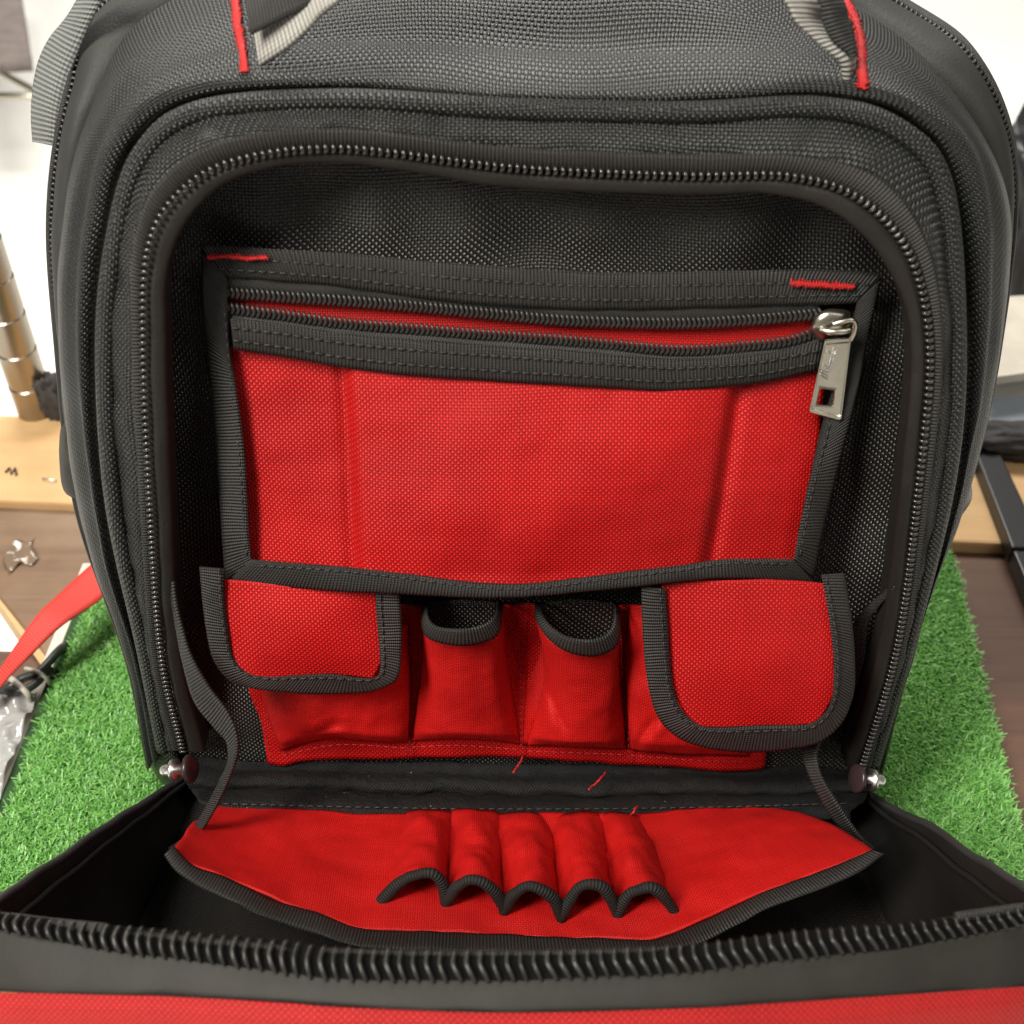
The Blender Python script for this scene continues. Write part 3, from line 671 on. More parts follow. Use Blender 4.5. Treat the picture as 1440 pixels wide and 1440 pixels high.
# --- the open front flap: a shallow tray with a zipper round its rim
rim_pts = np.array([(262,1092,.520),(215,1122,.495),(167,1153,.468),(67,1221,.415),(8,1264,.384),(-22,1288,.368),(40,1296,.360),(160,1308,.350),(320,1325,.341),(480,1337,.336),(713,1340,.334),(960,1333,.336),(1093,1318,.340),(1260,1302,.348),(1393,1284,.359),(1460,1272,.366),(1440,1250,.378),(1377,1211,.410),(1293,1158,.460),(1255,1136,.488),(1216,1112,.518)])
q = even(np.c_[D(spline(rim_pts, 600)), spline(rim_pts, 600)], 300); RIM = q[:, :3]
def shrink_to(r, f, z): 
    c_ = np.array([0.0, -.045, 0]); o = r.copy(); o[:, :2] = c_[:2] + (r[:, :2] - c_[:2]) * f; o[:, 2] = z; return o
floor_z = .020 + np.clip(-RIM[:, 1], 0, .3) * .12
hb = np.clip((-RIM[:, 1]) / .03, 0, 1)
low = shrink_to(RIM, .97, np.minimum(RIM[:, 2] - .004, floor_z * hb + (RIM[:, 2] - .01) * (1 - hb)))
half = RIM * .5 + low * .5 + (low - np.array([0, -.05, .05])) * .03
nfl = 8
tray_rows = [RIM, RIM * .9 + low * .1, half, RIM * .12 + low * .88, low]
for f_ in (.92, .7, .4, .1): tray_rows.append(shrink_to(low, f_, np.mean(floor_z) * (1 - f_) + low[:, 2] * f_))
M['tray'] = weave('black_flap_lining', (.008, .007, .006), (.034, .029, .025), .0010, rough=.6, depth=.4, spec=.3, warp=.006, dirt=.4, under=.7)
TA = np.stack([spline(np.stack(tray_rows, 1)[i], 40) for i in range(len(RIM))])
ii_ = np.arange(len(RIM)); sidef = np.maximum(sst((88 - ii_) / 25.), sst((ii_ - 220) / 25.)); rampf = sst(np.arange(40) / 12.)
ff = np.maximum(sidef[:, None], rampf[None])[..., None]
TA = TA * (1 - ff) + wrinkle(TA, .0034, 26, 95) * ff
tray = sheet('open_front_flap', TA, M['tray'], bag, 'arc', .0015)
tray['label'] = 'open front flap lined in black with zipper round its rim'
RW = TA[:, 0]
for sl_ in (slice(0, 96), slice(-88, None)):
    tube_obj('rim_piping', RW[sl_] + np.array([0, 0, .0005]), .0015, M['webbing'], tray, sides=8)
    lo2_ = RW[sl_] * .90 + low[sl_] * .10; lo2_[:, 0] *= .985
    tube_obj('seam_binding', lo2_, .0011, M['dark_tape'], tray, sides=6)
# outer skin: teeth band, rubbery tape, red front
B0 = np.array([(-40,1276,.365),(0,1283,.3595),(160,1300,.3495),(240,1307,.3455),(400,1322,.338),(480,1333,.3355),(713,1336,.3335),(960,1328,.3355),(1093,1312,.3395),(1260,1296,.3475),(1393,1283,.357),(1440,1275,.361),(1480,1266,.366)])
B1 = np.array([(-40,1303,.362),(0,1311,.3565),(160,1341,.3465),(240,1350,.3425),(400,1372,.334),(480,1380,.3315),(713,1382,.3295),(960,1371,.3315),(1093,1354,.3355),(1260,1337,.3435),(1393,1313,.3535),(1440,1302,.358),(1480,1291,.363)])
B2 = np.array([(-40,1391,.357),(0,1393,.3515),(160,1397,.3425),(240,1399,.339),(400,1408,.331),(480,1414,.3285),(713,1422,.3265),(960,1416,.3285),(1093,1408,.3325),(1260,1397,.3405),(1393,1388,.349),(1440,1385,.353),(1480,1382,.358)])
def B(b): return D(spline(b, 200))
b0, b1, b2 = B(B0), B(B1), B(B2)
b3 = b2 + np.array([0, -.016, -.035]); b4 = b2 + np.array([0, -.012, -.085])
M['rubber'] = plain('grey_black_coated_tape', (.026, .024, .020), .62, spec=.28, bump=.00012, bscale=1400, var=.25)
zband = loft('zipper_tape', [b0 - UPV * .0012 - FN * .0012, b0 * .5 + b1 * .5 - FN * .0006, b1 - FN * .0006], plain('black_tooth_tape', (.004, .004, .0035), .85, spec=.1), tray, across=8)
bandm = loft('rim_tape', [b1 + (b0 - b1) * .06, b1 + (b2 - b1) * .05 + FN * .0004, b1 * .5 + b2 * .5 + FN * .0008, b2, b2 - np.array([0, -.001, .002])], M['rubber'], tray, across=18, amp=.0006, freq=50, seed=97)
M['red_front'] = weave('red_front_nylon', (0.36, 0.006, 0.006), (0.68, 0.020, 0.018), 0.0010, rough=0.5, depth=0.36, spec=0.35, warp=0.004, dirt=0.12)
loft('flap_front', [b2 - np.array([0, .0005, 0.0]), b2 + np.array([0, -.006, -.008]), b3, b4], M['red_front'], tray, across=24)
Lh = .0083 / 2; tpts = spline(np.array([(.0004, Lh * 1.0, -.0004), (.0002, Lh * .75, .0007), (.0, Lh * .25, .0010), (.0003, -.05 * Lh, .0012), (.0013, -Lh * .55, .0010), (.0024, -Lh * .98, -.0002)]), 12)
tv_, tf_ = tube(tpts, np.interp(np.linspace(0, 1, 12), [0, .3, .5, .75, 1], [.00040, .00052, .00066, .00062, .00045]), 6)
tl = bpy.data.meshes.new('flap_tooth'); tl.from_pydata([tuple(q_) for q_ in tv_], [], tf_); tl.materials.append(M['tooth_soft']); tl.polygons.foreach_set('use_smooth', [True] * len(tl.polygons)); tl.update()
mid01 = b0 * .5 + b1 * .5; crs = np.cross(np.gradient(mid01, axis=0), b0 - b1); crs /= np.linalg.norm(crs, axis=1)[:, None]
if crs[100] @ FN < 0: crs = -crs
tz = even(np.c_[mid01, crs], 92)
org = origin_of(tray); tg = np.gradient(tz[:, :3], axis=0)
for i in range(92):
    o = bpy.data.objects.new('zipper_tooth', tl); COL.objects.link(o); o.parent = zband
    sc_ = np.linalg.norm((b0 - b1)[int(i / 91 * 199)]) / .0083 * .98
    fm = frame(tg[i], tz[i, 3:]); fm[:, 1] *= sc_ * random.uniform(.96, 1.04); fm[:, 0] *= random.uniform(.8, 1.2)
    m_ = Matrix(fm.tolist()).to_4x4(); m_.translation = Vector(tz[i, :3] + tz[i, 3:] * .0006 - org); o.matrix_local = m_

M['loop_tape'] = ribbed('black_loop_binding', (.008, .0075, .007), (.028, .026, .023), .0011, rough=.65, depth=.3, spec=.25)
# --- red pocket lying in the flap, with five pen loops
fp_top = [(311,1132),(394,1137),(500,1143),(569,1145),(733,1149),(883,1147),(950,1141),(999,1136),(1071,1132),(1110,1141)]
fp_bot = [(243,1192),(269,1218),(311,1234),(381,1266),(450,1288),(506,1307),(600,1311),(733,1317),(883,1324),(930,1320),(980,1302),(1060,1262),(1127,1237),(1193,1210),(1228,1196)]
fp = coons(fp_top, fp_bot, [(311,1132),(285,1148),(269,1158),(257,1176),(243,1192)], [(1110,1141),(1145,1150),(1174,1160),(1200,1177),(1228,1196)], 130, 50)
sx_ = np.linspace(-1, 1, 130)[:, None]; tt = np.linspace(0, 1, 50)[None]
ph = .004 + .022 * np.abs(sx_) ** 2.2 * tt
A = lift(fp, ph, P); A = wrinkle(A, .0026, 20, 101, PN); A = wrinkle(A, .0010, 55, 102, PN)
pkt = sheet('flap_pocket', A, M['red_thin'], tray, 'arc', .0008)
hem_o = [(232,1202),(250,1226),(290,1252),(370,1290),(445,1314),(506,1332),(600,1338),(733,1343),(883,1350),(935,1346),(985,1328),(1065,1285),(1130,1260),(1200,1230),(1243,1200)]
fpb = curve(fp_bot, 120); fho = curve(hem_o, 120); hw = .0042 + .022 * np.abs(np.linspace(-1, 1, 120)) ** 2.2
rows = [P(fpb * (1 - c_) + fho * c_, hw + .0007 * (1 - abs(2 * c_ - 1) ** 3) + .0008) for c_ in np.linspace(0, 1, 8)]
sheet('pocket_hem_tape', wrinkle(np.stack(rows, 1), .001, 60, 103, PN), M['tape'], tray, 'arc', .0014)
# pocket body under the hem (closes the dark gap)
vb = [(532,1276),(627,1275),(710,1284),(790,1294),(870,1294),(955,1295)]
vt = [(573,1140),(636,1142),(702,1144),(773,1146),(845,1146),(902,1144)]
apx = [(598,1231),(668,1243),(752,1251),(832,1251),(905,1251)]
apt = [(604,1139),(670,1141),(737,1142),(808,1143),(875,1141)]
for i in range(5):
    a, b, c_ = np.array(vb[i], float), np.array(vb[i + 1], float), np.array(apx[i], float)
    ta, tb, tc = np.array(vt[i], float), np.array(vt[i + 1], float), np.array(apt[i], float)
    def arch(a, b, c_, h, lo_):
        u_ = np.linspace(-1, 1, 41); k_ = .55 * (.5 + .5 * np.cos(np.pi * u_)) ** .5 + .45 * (1 - np.abs(u_) ** 3)
        off = (c_[0] - (a[0] + b[0]) / 2) * k_; lin = a[None] * ((1 - u_) / 2)[:, None] + b[None] * ((1 + u_) / 2)[:, None]
        return np.c_[lin[:, 0] + off, lin[:, 1] + (c_[1] - (a[1] + b[1]) / 2) * k_, lo_ + h * k_]
    e0, e1 = arch(ta, tb, tc, .0015, .0045), arch(a, b, c_, .0150, .0052)
    rows = []
    for t_ in np.linspace(0, 1, 26):
        k_ = t_ ** .5; q = e0 * (1 - t_) + e1 * t_; q[:, 2] = e0[:, 2] * (1 - k_) + e1[:, 2] * k_
        rows.append(P(q[:, :2], q[:, 2]))
    A = wrinkle(np.stack(rows, 1), .0018, 75, 110 + i, PN)
    lo_o = sheet('pen_loop', A, M['red_thin'], tray, 'arc', .0007)
    edge = A[:, -1]; prev = A[:, -5]; dirn = edge - prev; dirn /= np.linalg.norm(dirn, axis=1)[:, None] + 1e-9
    up_ = np.cross(np.gradient(edge, axis=0), dirn); up_ /= np.linalg.norm(up_, axis=1)[:, None] + 1e-9
    if up_[20] @ PN < 0: up_ = -up_
    ctr = edge - dirn * .0016 + up_ * .0002; ctr = wrinkle(ctr.reshape(-1, 1, 3), .0009, 110, i, PN)[:, 0]
    ctr = even(np.vstack([ctr[:1] - PN * .0006, ctr, ctr[-1:] - PN * .0006]), 44)
    tube_obj('loop_edge_tape', ctr, .0021 * (1 + .12 * np.sin(np.linspace(0, 9 + i, 44))), M['loop_tape'], tray, sides=12)
# loose red threads
for pts in ([(735,1064,.006),(730,1075,.012),(722,1086,.018)], [(852,1086,.016),(842,1098,.024),(833,1106,.022),(828,1110,.026)], [(897,1133,.030),(891,1141,.036),(886,1147,.032)]):
    q = spline(np.array(pts, float), 24); c3 = wrinkle(F(q[:, :2], q[:, 2]), .0006, 300, 5)
    tube_obj('loose_thread', c3, .00045, M['redthread'], bag, sides=5)

# --- metal studs at both ends of the hinge
def stud(pa, pb, wa, wb, flip):
    a = F(np.array([pa], float), wa)[0]; b = F(np.array([pb], float), wb)[0]; ax_ = b - a; ln = np.linalg.norm(ax_)
    v, f = revolve([(0, .0003), (.0003, .0014), (.0012, .0021), (.0022, .0023), (ln * .42, .0023), (ln * .43, .0042), (ln * .56, .0042), (ln * .57, .0021), (ln * .98, .0021)], a, ax_, 24)
    s_ = obj('zipper_end_stud', v, f, M['steel'], bag)
    v, f = revolve([(ln * .97, .001), (ln * .97, .0050), (ln * .99, .0056), (ln * 1.08, .0056), (ln * 1.12, .0050), (ln * 1.13, .001)], a, ax_, 28)
    obj('stud_disc', v, f, M['disc'], s_)
stud((226,1084), (266,1081), .030, .032, 1)
stud((1244,1098), (1207,1095), .030, .032, -1)

# --- carry handle at the top
hg_up = [(347,-12),(352,20),(356,48)]
def handle():
    gl = [(366,93,.002),(400,71,.008),(433,41,.014),(452,20,.016),(482,-4,.018),(560,-70,.016),(720,-110,.0),(900,-100,.004),(1050,-50,.008),(1102,0,.008),(1118,28,.008),(1142,53,.007),(1167,73,.006),(1182,87,.005),(1187,110,.003)]
    gu = [(350,-14,-.012),(375,-32,-.008),(400,-50,-.006),(425,-66,-.004),(470,-85,-.002),(560,-130,-.008),(720,-165,-.03),(900,-150,-.025),(1080,-90,-.012),(1150,-2,-.002),(1158,30,-.002),(1171,55,.0),(1190,72,.001),(1200,84,.002),(1196,113,.001)]
    a, b = spline(np.array(gl, float), 160), spline(np.array(gu, float), 160)
    rows = [F((a * (1 - c_) + b * c_)[:, :2], (a * (1 - c_) + b * c_)[:, 2] + .002 * math.sin(math.pi * c_)) for c_ in np.linspace(0, 1, 10)]
    g = sheet('carry_handle', np.stack(rows, 1), M['greyweb'], bag, 'arc', .0016)
    kl = [(353,48,.0035),(384,33,.006),(418,16,.009),(444,3,.010),(480,-22,.012),(560,-88,.012),(720,-125,-.004),(900,-115,.002),(1080,-60,.008),(1148,-2,.006),(1157,30,.005),(1170,55,.004),(1189,71,.004),(1196,78,.004)]
    ku = [(345,-14,-.008),(372,-36,-.004),(398,-54,-.002),(424,-70,.0),(470,-90,.002),(560,-140,-.004),(720,-172,-.026),(900,-158,-.02),(1120,-80,-.004),(1180,-4,.001),(1190,24,.0015),(1199,50,.002),(1202,66,.0025),(1203,80,.003)]
    a, b = spline(np.array(kl, float), 160), spline(np.array(ku, float), 160)
    rows = [F((a * (1 - c_) + b * c_)[:, :2], (a * (1 - c_) + b * c_)[:, 2] + .0022 + .002 * math.sin(math.pi * c_)) for c_ in np.linspace(0, 1, 10)]
    sheet('handle_cover', np.stack(rows, 1), M['webbing'], g, 'arc', .0014)
    return g
hd = handle()
bar_tack('bar_tack', on_bag(curve([(330,-8),(331,6),(335,42),(341,75),(345,100)], 40), .0007), .0036, bag, pitch=.0004)
bar_tack('bar_tack', on_bag(curve([(1186,2),(1198,17),(1207,40),(1212,72),(1213,124)], 40), .0007), .0038, bag, pitch=.0004)
# --- grey side loop, top left
a = np.array([(128,-30,-.055),(104,14,-.058),(90,34,-.060),(72,56,-.062),(57,87,-.064),(49,126,-.066),(47,165,-.068),(49,199,-.070)], float)
b = np.array([(160,-30,-.050),(136,14,-.050),(124,40,-.052),(110,75,-.054),(98,110,-.056),(88,145,-.058),(83,175,-.060),(80,204,-.062)], float)
a, b = spline(a, 90), spline(b, 90)
rows = [F((a * (1 - c_) + b * c_)[:, :2], (a * (1 - c_) + b * c_)[:, 2] + .003 * math.sin(math.pi * c_)) for c_ in np.linspace(0, 1, 10)]
o = sheet('side_loop', np.stack(rows, 1), M['sidegrey'], bag, 'arc', .002); o['label'] = 'grey webbing side loop'
# --- side pocket lump on the left, buckle on the right
def lump(name, outline, w0, depth, mat, seed):
    p = curve(np.array(outline + outline[:1], float), 60)[:-1]; c_ = p.mean(0); layers = []
    for k_, d in [(1.0, 0), (1.0, depth * .4), (.85, depth * .8), (.5, depth), (.05, depth * 1.02)]:
        layers.append(F(c_ + (p - c_) * k_, w0 + d))
    Vv = wrinkle(np.concatenate(layers), .002, 60, seed); n = len(p); Fc = []
    for l in range(4):
        for i in range(n): j = (i + 1) % n; Fc.append((l * n + i, l * n + j, (l + 1) * n + j, (l + 1) * n + i))
    Fc.append(tuple(4 * n + i for i in range(n))); Fc.append(tuple(range(n - 1, -1, -1)))
    return obj(name, Vv, Fc, mat, bag, uv=face_uv(Vv))
lump('side_pocket', [(92,585),(85,605),(84,640),(90,690),(108,706),(130,735),(150,760),(150,640),(120,590)], -.055, .03, M['gusset'], 120)
for out_ in ([(196,985),(204,1040),(214,1080),(228,1101),(246,1110),(272,1112),(262,1060),(240,985)], [(1248,985),(1242,1043),(1236,1084),(1228,1106),(1210,1116),(1196,1112),(1212,1050),(1226,985)]):
    lump('base_corner', out_, -.045, .048, M['nylon'], 122)
lump('side_buckle', [(1350,668),(1362,672),(1367,690),(1364,706),(1349,728),(1336,748),(1320,740),(1325,690)], -.055, .025, M['plastic'], 121)

# ================================================================== THE SURROUNDINGS
def slab(name, poly_px, z1, thick, mat, label=None, cat=None, kind=None, group=None, bev=0.0, smooth=False):
    p = G(np.array(poly_px, float), z1); n = len(p); lowp = p.copy(); lowp[:, 2] -= thick
    o = obj(name, np.concatenate([p, lowp]), [tuple(range(n)), tuple(range(2 * n - 1, n - 1, -1))] + [(i, n + i, n + (i + 1) % n, (i + 1) % n) for i in range(n)], mat, None, smooth=False, center=True)
    if bev:
        m_ = o.modifiers.new('bevel', 'BEVEL'); m_.width = bev; m_.segments = 2
    tag(o, label, cat, group, kind); return o
def wood(name, c1, c2, scale=1.0, rot=0.0, rough=.6, stain=(.1, .06, .04), stain_amt=.3):
    k = NT(name); tc = k.node('ShaderNodeTexCoord').outputs['Object']; mp = k.node('ShaderNodeMapping'); k.link(tc, mp.inputs[0])
    mp.inputs['Rotation'].default_value[2] = rot; mp.inputs['Scale'].default_value = (6 * scale, 90 * scale, 90 * scale)
    n = k.noise(mp.outputs[0], 1.0, 5); n2 = k.noise(tc, 14, 4)
    col = k.mix(n.outputs[0], c1, c2); col = k.mix(k.math('MULTIPLY', k.ramp(n2.outputs[0], [(.45, (0, 0, 0)), (.75, (1, 1, 1))]), stain_amt), col, stain)
    k.link(col, k.b.inputs['Base Color']); k.b.inputs['Roughness'].default_value = rough; k.link(k.bump(n.outputs[0], .0006), k.b.inputs['Normal']); return k.m
flo = obj('floor', [(-6, -3, -.20), (6, -3, -.20), (6, 7, -.20), (-6, 7, -.20)], [(0, 1, 2, 3)], plain('white_floor', (.86, .85, .80), .5, var=.05, vscale=4), smooth=False); tag(flo, kind='structure')
M['tan'] = wood('pale_pine', (.50, .29, .12), (.68, .45, .22), 1.0)
M['brown'] = wood('brown_plank', (.085, .045, .024), (.24, .145, .082), 1.3, stain=(.32, .23, .15), stain_amt=.45)
M['brown2'] = wood('red_brown_plank', (.055, .024, .013), (.15, .072, .040), 1.6, stain=(.05, .025, .016), stain_amt=.6)
slab('pine_beam', [(-120,578),(1560,645),(1560,771),(-120,698)], -.004, .03, M['tan'], 'pale pine beam running across behind the backpack', 'beam', bev=.002)
slab('brown_board', [(-110,704),(300,713),(240,985),(82,944)], -.010, .028, M['brown'], 'worn brown board left of the turf below the pine beam', 'board', bev=.0015)
slab('brown_board', [(-90,912),(88,916),(48,1010),(-90,1010)], -.014, .03, M['brown2'], 'dark brown board with cables on it at the left edge', 'board', bev=.0015)
slab('brown_board', [(1290,772),(1600,784),(1640,1500),(1330,1500)], -.012, .03, M['brown2'], 'red-brown board right of the turf', 'board', bev=.0015)
# turf mat on a pale board
tl_, tr_ = G(np.array([[131., 785]]))[0], G(np.array([[1337., 772]]))[0]; bl_, br_ = G(np.array([[-150., 1490]]))[0], G(np.array([[1475., 1330]]))[0]
dl = (bl_ - tl_); bl_ = tl_ + dl * 1.0; dr = br_ - tr_; br_ = tr_ + dr * 1.0
zt = -.001
corners = [tl_, tr_, br_ + dr * .2, bl_]
pb = np.array([[c_[0], c_[1], -.009] for c_ in corners]); cb = pb.mean(0)
pb2 = pb.copy(); pb2[[0, 3], 0] -= .0065
def flat_slab(name, poly, z1, z0, mat):
    p = np.array(poly); n = len(p); t = p.copy(); t[:, 2] = z1; l = p.copy(); l[:, 2] = z0
    return obj(name, np.concatenate([t, l]), [tuple(range(n - 1, -1, -1)), tuple(range(n, 2 * n))] + [(i, (i + 1) % n, n + (i + 1) % n, n + i) for i in range(n)], mat, None, smooth=False, center=True)
bd = flat_slab('turf_board', pb2, -.0040, -.0095, plain('pale_board', (.62, .56, .46), .6)); tag(bd, 'thin pale board under the green artificial turf', 'board')
gm = flat_slab('turf_backing', pb, -.0025, -.0040, plain('turf_backing', (.02, .06, .015), .9)); tag(gm, kind='structure')
NB = 300000
u, v_ = rng.random(NB), rng.random(NB)
C4 = np.array(corners)
base = (C4[0] * (1 - u)[:, None] + C4[1] * u[:, None]) * (1 - v_)[:, None] + (C4[3] * (1 - u)[:, None] + C4[2] * u[:, None]) * v_[:, None]
base[:, 2] = -.0026
keep = ~((np.abs(base[:, 0]) < .10) & (base[:, 1] > .03) & (base[:, 1] < .2)) & ~((np.abs(base[:, 0]) < .11) & (base[:, 1] < .0)) & (base[:, 1] > -.2) & (np.abs(base[:, 0]) > .085) & (u > .014)
base = base[keep]; nb = len(base)
ang = rng.random(nb) * 2 * np.pi; leanv = rng.random(nb) * 1.3 + .3; hgt = .0020 + .0020 * rng.random(nb); wd = .00030 + .00020 * rng.random(nb)
dirv = np.c_[np.cos(ang), np.sin(ang), np.zeros(nb)]; sidev = np.c_[-np.sin(ang), np.cos(ang), np.zeros(nb)]
m1 = base + dirv * (hgt * leanv * .35)[:, None] + np.array([0, 0, 1]) * (hgt * .6)[:, None]
m2 = base + dirv * (hgt * leanv)[:, None] + np.array([0, 0, 1]) * hgt[:, None]
VB = np.stack([base - sidev * wd[:, None], base + sidev * wd[:, None], m1 + sidev * wd[:, None], m1 - sidev * wd[:, None], m2 + sidev * (wd * .45)[:, None], m2 - sidev * (wd * .45)[:, None]], 1).reshape(-1, 3)
me = bpy.data.meshes.new('turf'); me.vertices.add(len(VB)); me.vertices.foreach_set('co', VB.ravel())
i0 = np.arange(nb) * 6; quads = np.stack([i0, i0 + 1, i0 + 2, i0 + 3, i0 + 3, i0 + 2, i0 + 4, i0 + 5], 1).reshape(-1)
me.loops.add(len(quads)); me.loops.foreach_set('vertex_index', quads); me.polygons.add(nb * 2)
me.polygons.foreach_set('loop_start', np.arange(nb * 2) * 4); me.polygons.foreach_set('loop_total', np.full(nb * 2, 4))
at = me.attributes.new('shade', 'FLOAT', 'POINT'); at.data.foreach_set('value', np.repeat(rng.random(nb), 6))
me.update(calc_edges=True)
k = NT('turf_blades'); an = k.node('ShaderNodeAttribute', attribute_name='shade')
k.link(k.ramp(an.outputs['Fac'], [(0, (.06, .20, .03)), (.5, (.13, .36, .065)), (.85, (.19, .45, .09)), (1, (.30, .55, .18))]), k.b.inputs['Base Color']); k.b.inputs['Roughness'].default_value = .45
me.materials.append(k.m); tf = bpy.data.objects.new('turf', me); COL.objects.link(tf); tag(tf, 'green artificial turf under the backpack', 'turf', kind='stuff')

# chrome shelf post, left: grooved every inch
pb_ = G(np.array([[52., 577]]), -.004)[0]; r_ = .0118; prof = []; z = 0
while z < .60:
    prof += [(z, r_), (z + .0215, r_), (z + .0222, r_ * .93), (z + .0247, r_ * .93)]; z += .0254
v, f = revolve(prof, pb_, (0, 0, 1), 72)
o = obj('shelf_post', v, f, plain('brassy_chrome', (.32, .28, .23), .28, metal=1.0, var=.0), center=True, smooth=False); tag(o, 'grooved chrome shelf post standing left of the backpack', 'post')
# things by the post
def blob(name, cpx, z, size, mat, label, cat, seed, seg=(48, 30)):
    c_ = G(np.array([cpx], float), z)[0]; Vv = []; 
    for i in range(seg[1] + 1):
        th = math.pi * i / seg[1]
        for j in range(seg[0]):
            a_ = 2 * math.pi * j / seg[0]; d = np.array([math.sin(th) * math.cos(a_), math.sin(th) * math.sin(a_), math.cos(th)])
            d = np.sign(d) * np.abs(d) ** .7
            k_ = 1 + .35 * nz(d, 1.9, seed) + .25 * nz(d, 4.5, seed) + .10 * nz(d, 11, seed); Vv.append(c_ + d * np.array(size) * k_)
    Fc = []
    for i in range(seg[1]):
        for j in range(seg[0]):
            k_ = (j + 1) % seg[0]; Fc.append((i * seg[0] + j, (i + 1) * seg[0] + j, (i + 1) * seg[0] + k_, i * seg[0] + k_))
    o = obj(name, Vv, Fc, mat, center=True); tag(o, label, cat); return o
blob('cloth_bundle', (78, 560), .008, (.009, .010, .016), plain('dark_cloth', (.05, .045, .04), .8, var=.4), 'small dark bundle between the shelf post and the backpack', 'bundle', 3)
# cables on the dark board
cab = plain('dark_cable', (.03, .035, .03), .4); cabw = plain('pale_cable', (.45, .42, .36), .4)
def cable(pts, r, mat, label):
    q = spline(np.array(pts, float), 60); c3 = np.array([G(q[i:i + 1, :2], q[i, 2])[0] for i in range(len(q))])
    V2, F2 = tube(c3, r, 8); o = obj('cable', V2, F2, mat, center=True); tag(o, label, 'cable', 'cables on the left board')
cable([(-40,990,-.008),(0,975,.0),(30,955,.004),(55,945,.006),(80,918,.004),(95,905,-.004)], .0024, cab, 'dark cable running up along the turf edge on the left board')
cable([(-40,960,-.006),(0,968,.002),(22,972,.006),(45,965,.006),(70,940,.002)], .0022, cab, 'dark cable looping under the pale wire at the left')
cable([(0,945,.002),(20,958,.008),(38,975,.006),(46,990,-.004)], .0016, cabw, 'pale bent wire lying over the dark cables')
cable([(36,940,.004),(52,944,.010),(66,955,.006),(72,965,-.004)], .0010, cabw, 'thin pale twist of wire beside the turf edge')
# crumpled clear plastic sheet, bottom left
gx, gy = np.meshgrid(np.linspace(-90, 60, 40), np.linspace(992, 1160, 44), indexing='ij')
A = lift(np.stack([gx - (gy - 992) * .36 * (gx + 90) / 150, gy], 2), -.010, G)
for i in range(40):
    for j in range(44): A[i, j, 2] += .008 + .010 * abs(nz(A[i, j], 60, 7)) + .004 * nz(A[i, j], 160, 3)
ps_ = sheet('plastic_sheet', A, plain('cloudy_plastic', (.36, .355, .34), .18, spec=.6, var=.2), None, 'arc', .0004); tag(ps_, 'crumpled pale plastic sheet at the lower left beside the turf', 'plastic sheet')
# red strap coming out from behind the bag
rs = np.array([(190,770,.03),(150,805,.028),(110,840,.03),(70,872,.034),(35,912,.03),(0,955,.02),(-40,1010,.0)], float)
q = spline(rs, 70); q2 = q.copy(); 
c0 = np.array([G(q[i:i+1, :2], q[i, 2])[0] for i in range(70)])
tgt = np.gradient(c0, axis=0); sd = np.cross(tgt, [0, -.5, 1.0]); sd /= np.linalg.norm(sd, axis=1)[:, None]
wdt = np.interp(np.linspace(0, 1, 70), [0, .3, .55, .8, 1], [.0095, .009, .006, .0032, .0024])[:, None]
A = np.stack([c0 + sd * wdt * c_ for c_ in np.linspace(-1, 1, 6)], 1)
M['redweb'] = ribbed('red_webbing', (.50, .030, .022), (.72, .060, .045), .0014, depth=.25, dirt=.05)
o = sheet('webbing_strap', A, M['redweb'], None, 'arc', .0012); tag(o, 'red webbing strap trailing left from behind the backpack', 'strap')
# grey cloth and shelf wires, top left
wire_m = plain('shelf_wire', (.55, .50, .40), .3, metal=1.0)
def bar(name, p0, p1, r, mat, label, cat, group=None):
    V2, F2 = tube(np.array([p0, p0 * .5 + p1 * .5, p1]), r, 10); o = obj(name, V2, F2, mat, center=True); tag(o, label, cat, group)
zw = -.10
bar('shelf_wire', G(np.array([[-60., 134]]), zw)[0], G(np.array([[120., 137]]), zw)[0], .004, wire_m, 'lower straight shelf wire at the upper left', 'wire', 'shelf wires')
bar('shelf_wire', G(np.array([[-60., 70]]), zw)[0], G(np.array([[120., 166]]), zw)[0], .004, wire_m, 'slanting shelf wire at the upper left', 'wire', 'shelf wires')
gx, gy = np.meshgrid(np.linspace(-80, 1, 20), np.linspace(-90, 96, 24), indexing='ij')
A = lift(np.stack([gx + 20 + (gy + 60) * .16, gy], 2), zw + .02, G)
A = wrinkle(A, .006, 18, 9, np.array([0, 0, 1.0]))
o = sheet('grey_cloth', A, plain('taupe_cloth', (.20, .165, .15), .9, var=.3, bump=.002, bscale=300), None, 'arc', .01); tag(o, 'taupe cloth lying on the shelf at the top left corner', 'cloth')
# right side: plastic bins, black bars, dark cloth
def boxp(name, poly, z1, z0, mat, label, cat, bev=.004):
    return slab(name, poly, z1, z1 - z0, mat, label, cat, bev=bev)
boxp('storage_bin', [(1385,415),(1560,405),(1560,505),(1380,528)], .02, -.05, plain('ivory_plastic', (.60, .55, .46), .4), 'ivory plastic bin behind the right side of the backpack', 'bin')
boxp('storage_bin', [(1365,542),(1560,520),(1560,600),(1360,600)], .0, -.04, plain('blue_grey_plastic', (.26, .29, .33), .4), 'blue-grey plastic bin below the ivory one', 'bin')
blob('dark_case', (1452, 320), .02, (.03, .05, .09), plain('black_case', (.012, .012, .014), .4), 'black case at the right edge above the ivory bin', 'case', 8)
blob('dark_cloth', (1425, 618), .006, (.034, .012, .008), plain('charcoal_cloth', (.055, .05, .05), .85, var=.4, bump=.001, bscale=300), 'charcoal cloth on the pine beam behind the backpack', 'cloth', 12)
blk = plain('black_bar', (.012, .012, .013), .4)
slab('black_rail', [(1370,630),(1404,630),(1470,770),(1424,770)], .006, .012, blk, 'black flat rail crossing the pine beam at the right', 'rail', bev=.001)
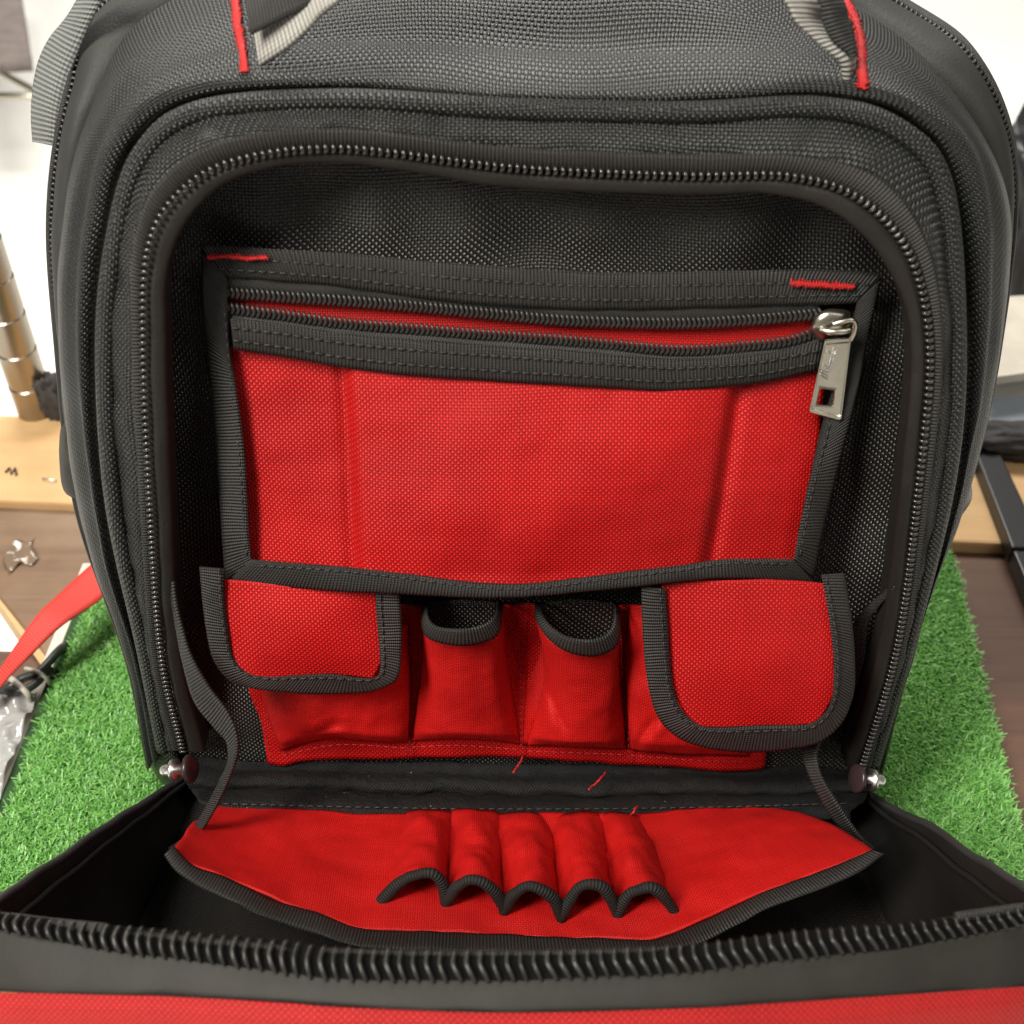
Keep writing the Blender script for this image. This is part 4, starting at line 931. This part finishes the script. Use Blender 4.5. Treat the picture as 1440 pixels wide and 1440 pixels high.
slab('black_rail', [(1416,752),(1520,745),(1560,1000),(1470,880)], .004, .012, blk, 'wider black rail at the right edge over the red-brown board', 'rail', bev=.001)

pb2_ = bpy.data.objects['pine_beam']
def staple(px_a, px_b):
    a_, b_ = G(np.array([px_a], float), -.0028)[0], G(np.array([px_b], float), -.0028)[0]
    V2, F2 = tube(np.array([a_ - [0, 0, .003], a_, b_, b_ - [0, 0, .003]]), .0006, 6); obj('staple', V2, F2, M['steel'], pb2_)
staple((60,673),(78,676)); staple((1384,606),(1408,612))
V2, F2 = tube(G(np.array([(8,664),(13,658),(16,667),(21,658),(23,668)], float), -.0032), .0007, 6); obj('pencil_mark', V2, F2, M['plastic'], pb2_)

bb_ = bpy.data.objects['brown_board']
ep = G(np.array([(-110, 688), (-110, 706), (80, 942), (72, 956)], float), -.0115)
epl = ep.copy(); epl[:, 2] -= .02
obj('worn_edge', np.concatenate([ep, epl]), [(3, 2, 1, 0), (0, 1, 5, 4), (1, 2, 6, 5), (2, 3, 7, 6), (3, 0, 4, 7)], M['tan'], bb_, smooth=False)
# scrap of clear tape on the board
gx, gy = np.meshgrid(np.linspace(8, 48, 14), np.linspace(768, 800, 12), indexing='ij')
A = lift(np.stack([gx + 5 * np.sin(gy / 7), gy - (gx - 8) * .35 + 4 * np.sin(gx / 5)], 2), -.0082, G); A = wrinkle(A, .0022, 160, 6, np.array([0, 0, 1.0]))
o = sheet('tape_scrap', A, plain('glossy_tape', (.20, .14, .095), .15, spec=.8), None, 'arc', .0003); tag(o, 'small glossy scrap of tape on the brown board left of the turf', 'tape')

for b_, px_, z_ in ((bpy.data.objects['storage_bin'], [(1383,520),(1560,496),(1560,508),(1379,533)], .0225), (bpy.data.objects['storage_bin.001'], [(1362,592),(1560,592),(1560,603),(1358,603)], .0025)):
    p = G(np.array(px_, float), z_); l_ = p - np.array([0, 0, .006]); 
    obj('rim', np.concatenate([p, l_]), [(0, 1, 2, 3), (7, 6, 5, 4), (0, 4, 5, 1), (1, 5, 6, 2), (2, 6, 7, 3), (3, 7, 4, 0)], b_.data.materials[0], b_, smooth=False)
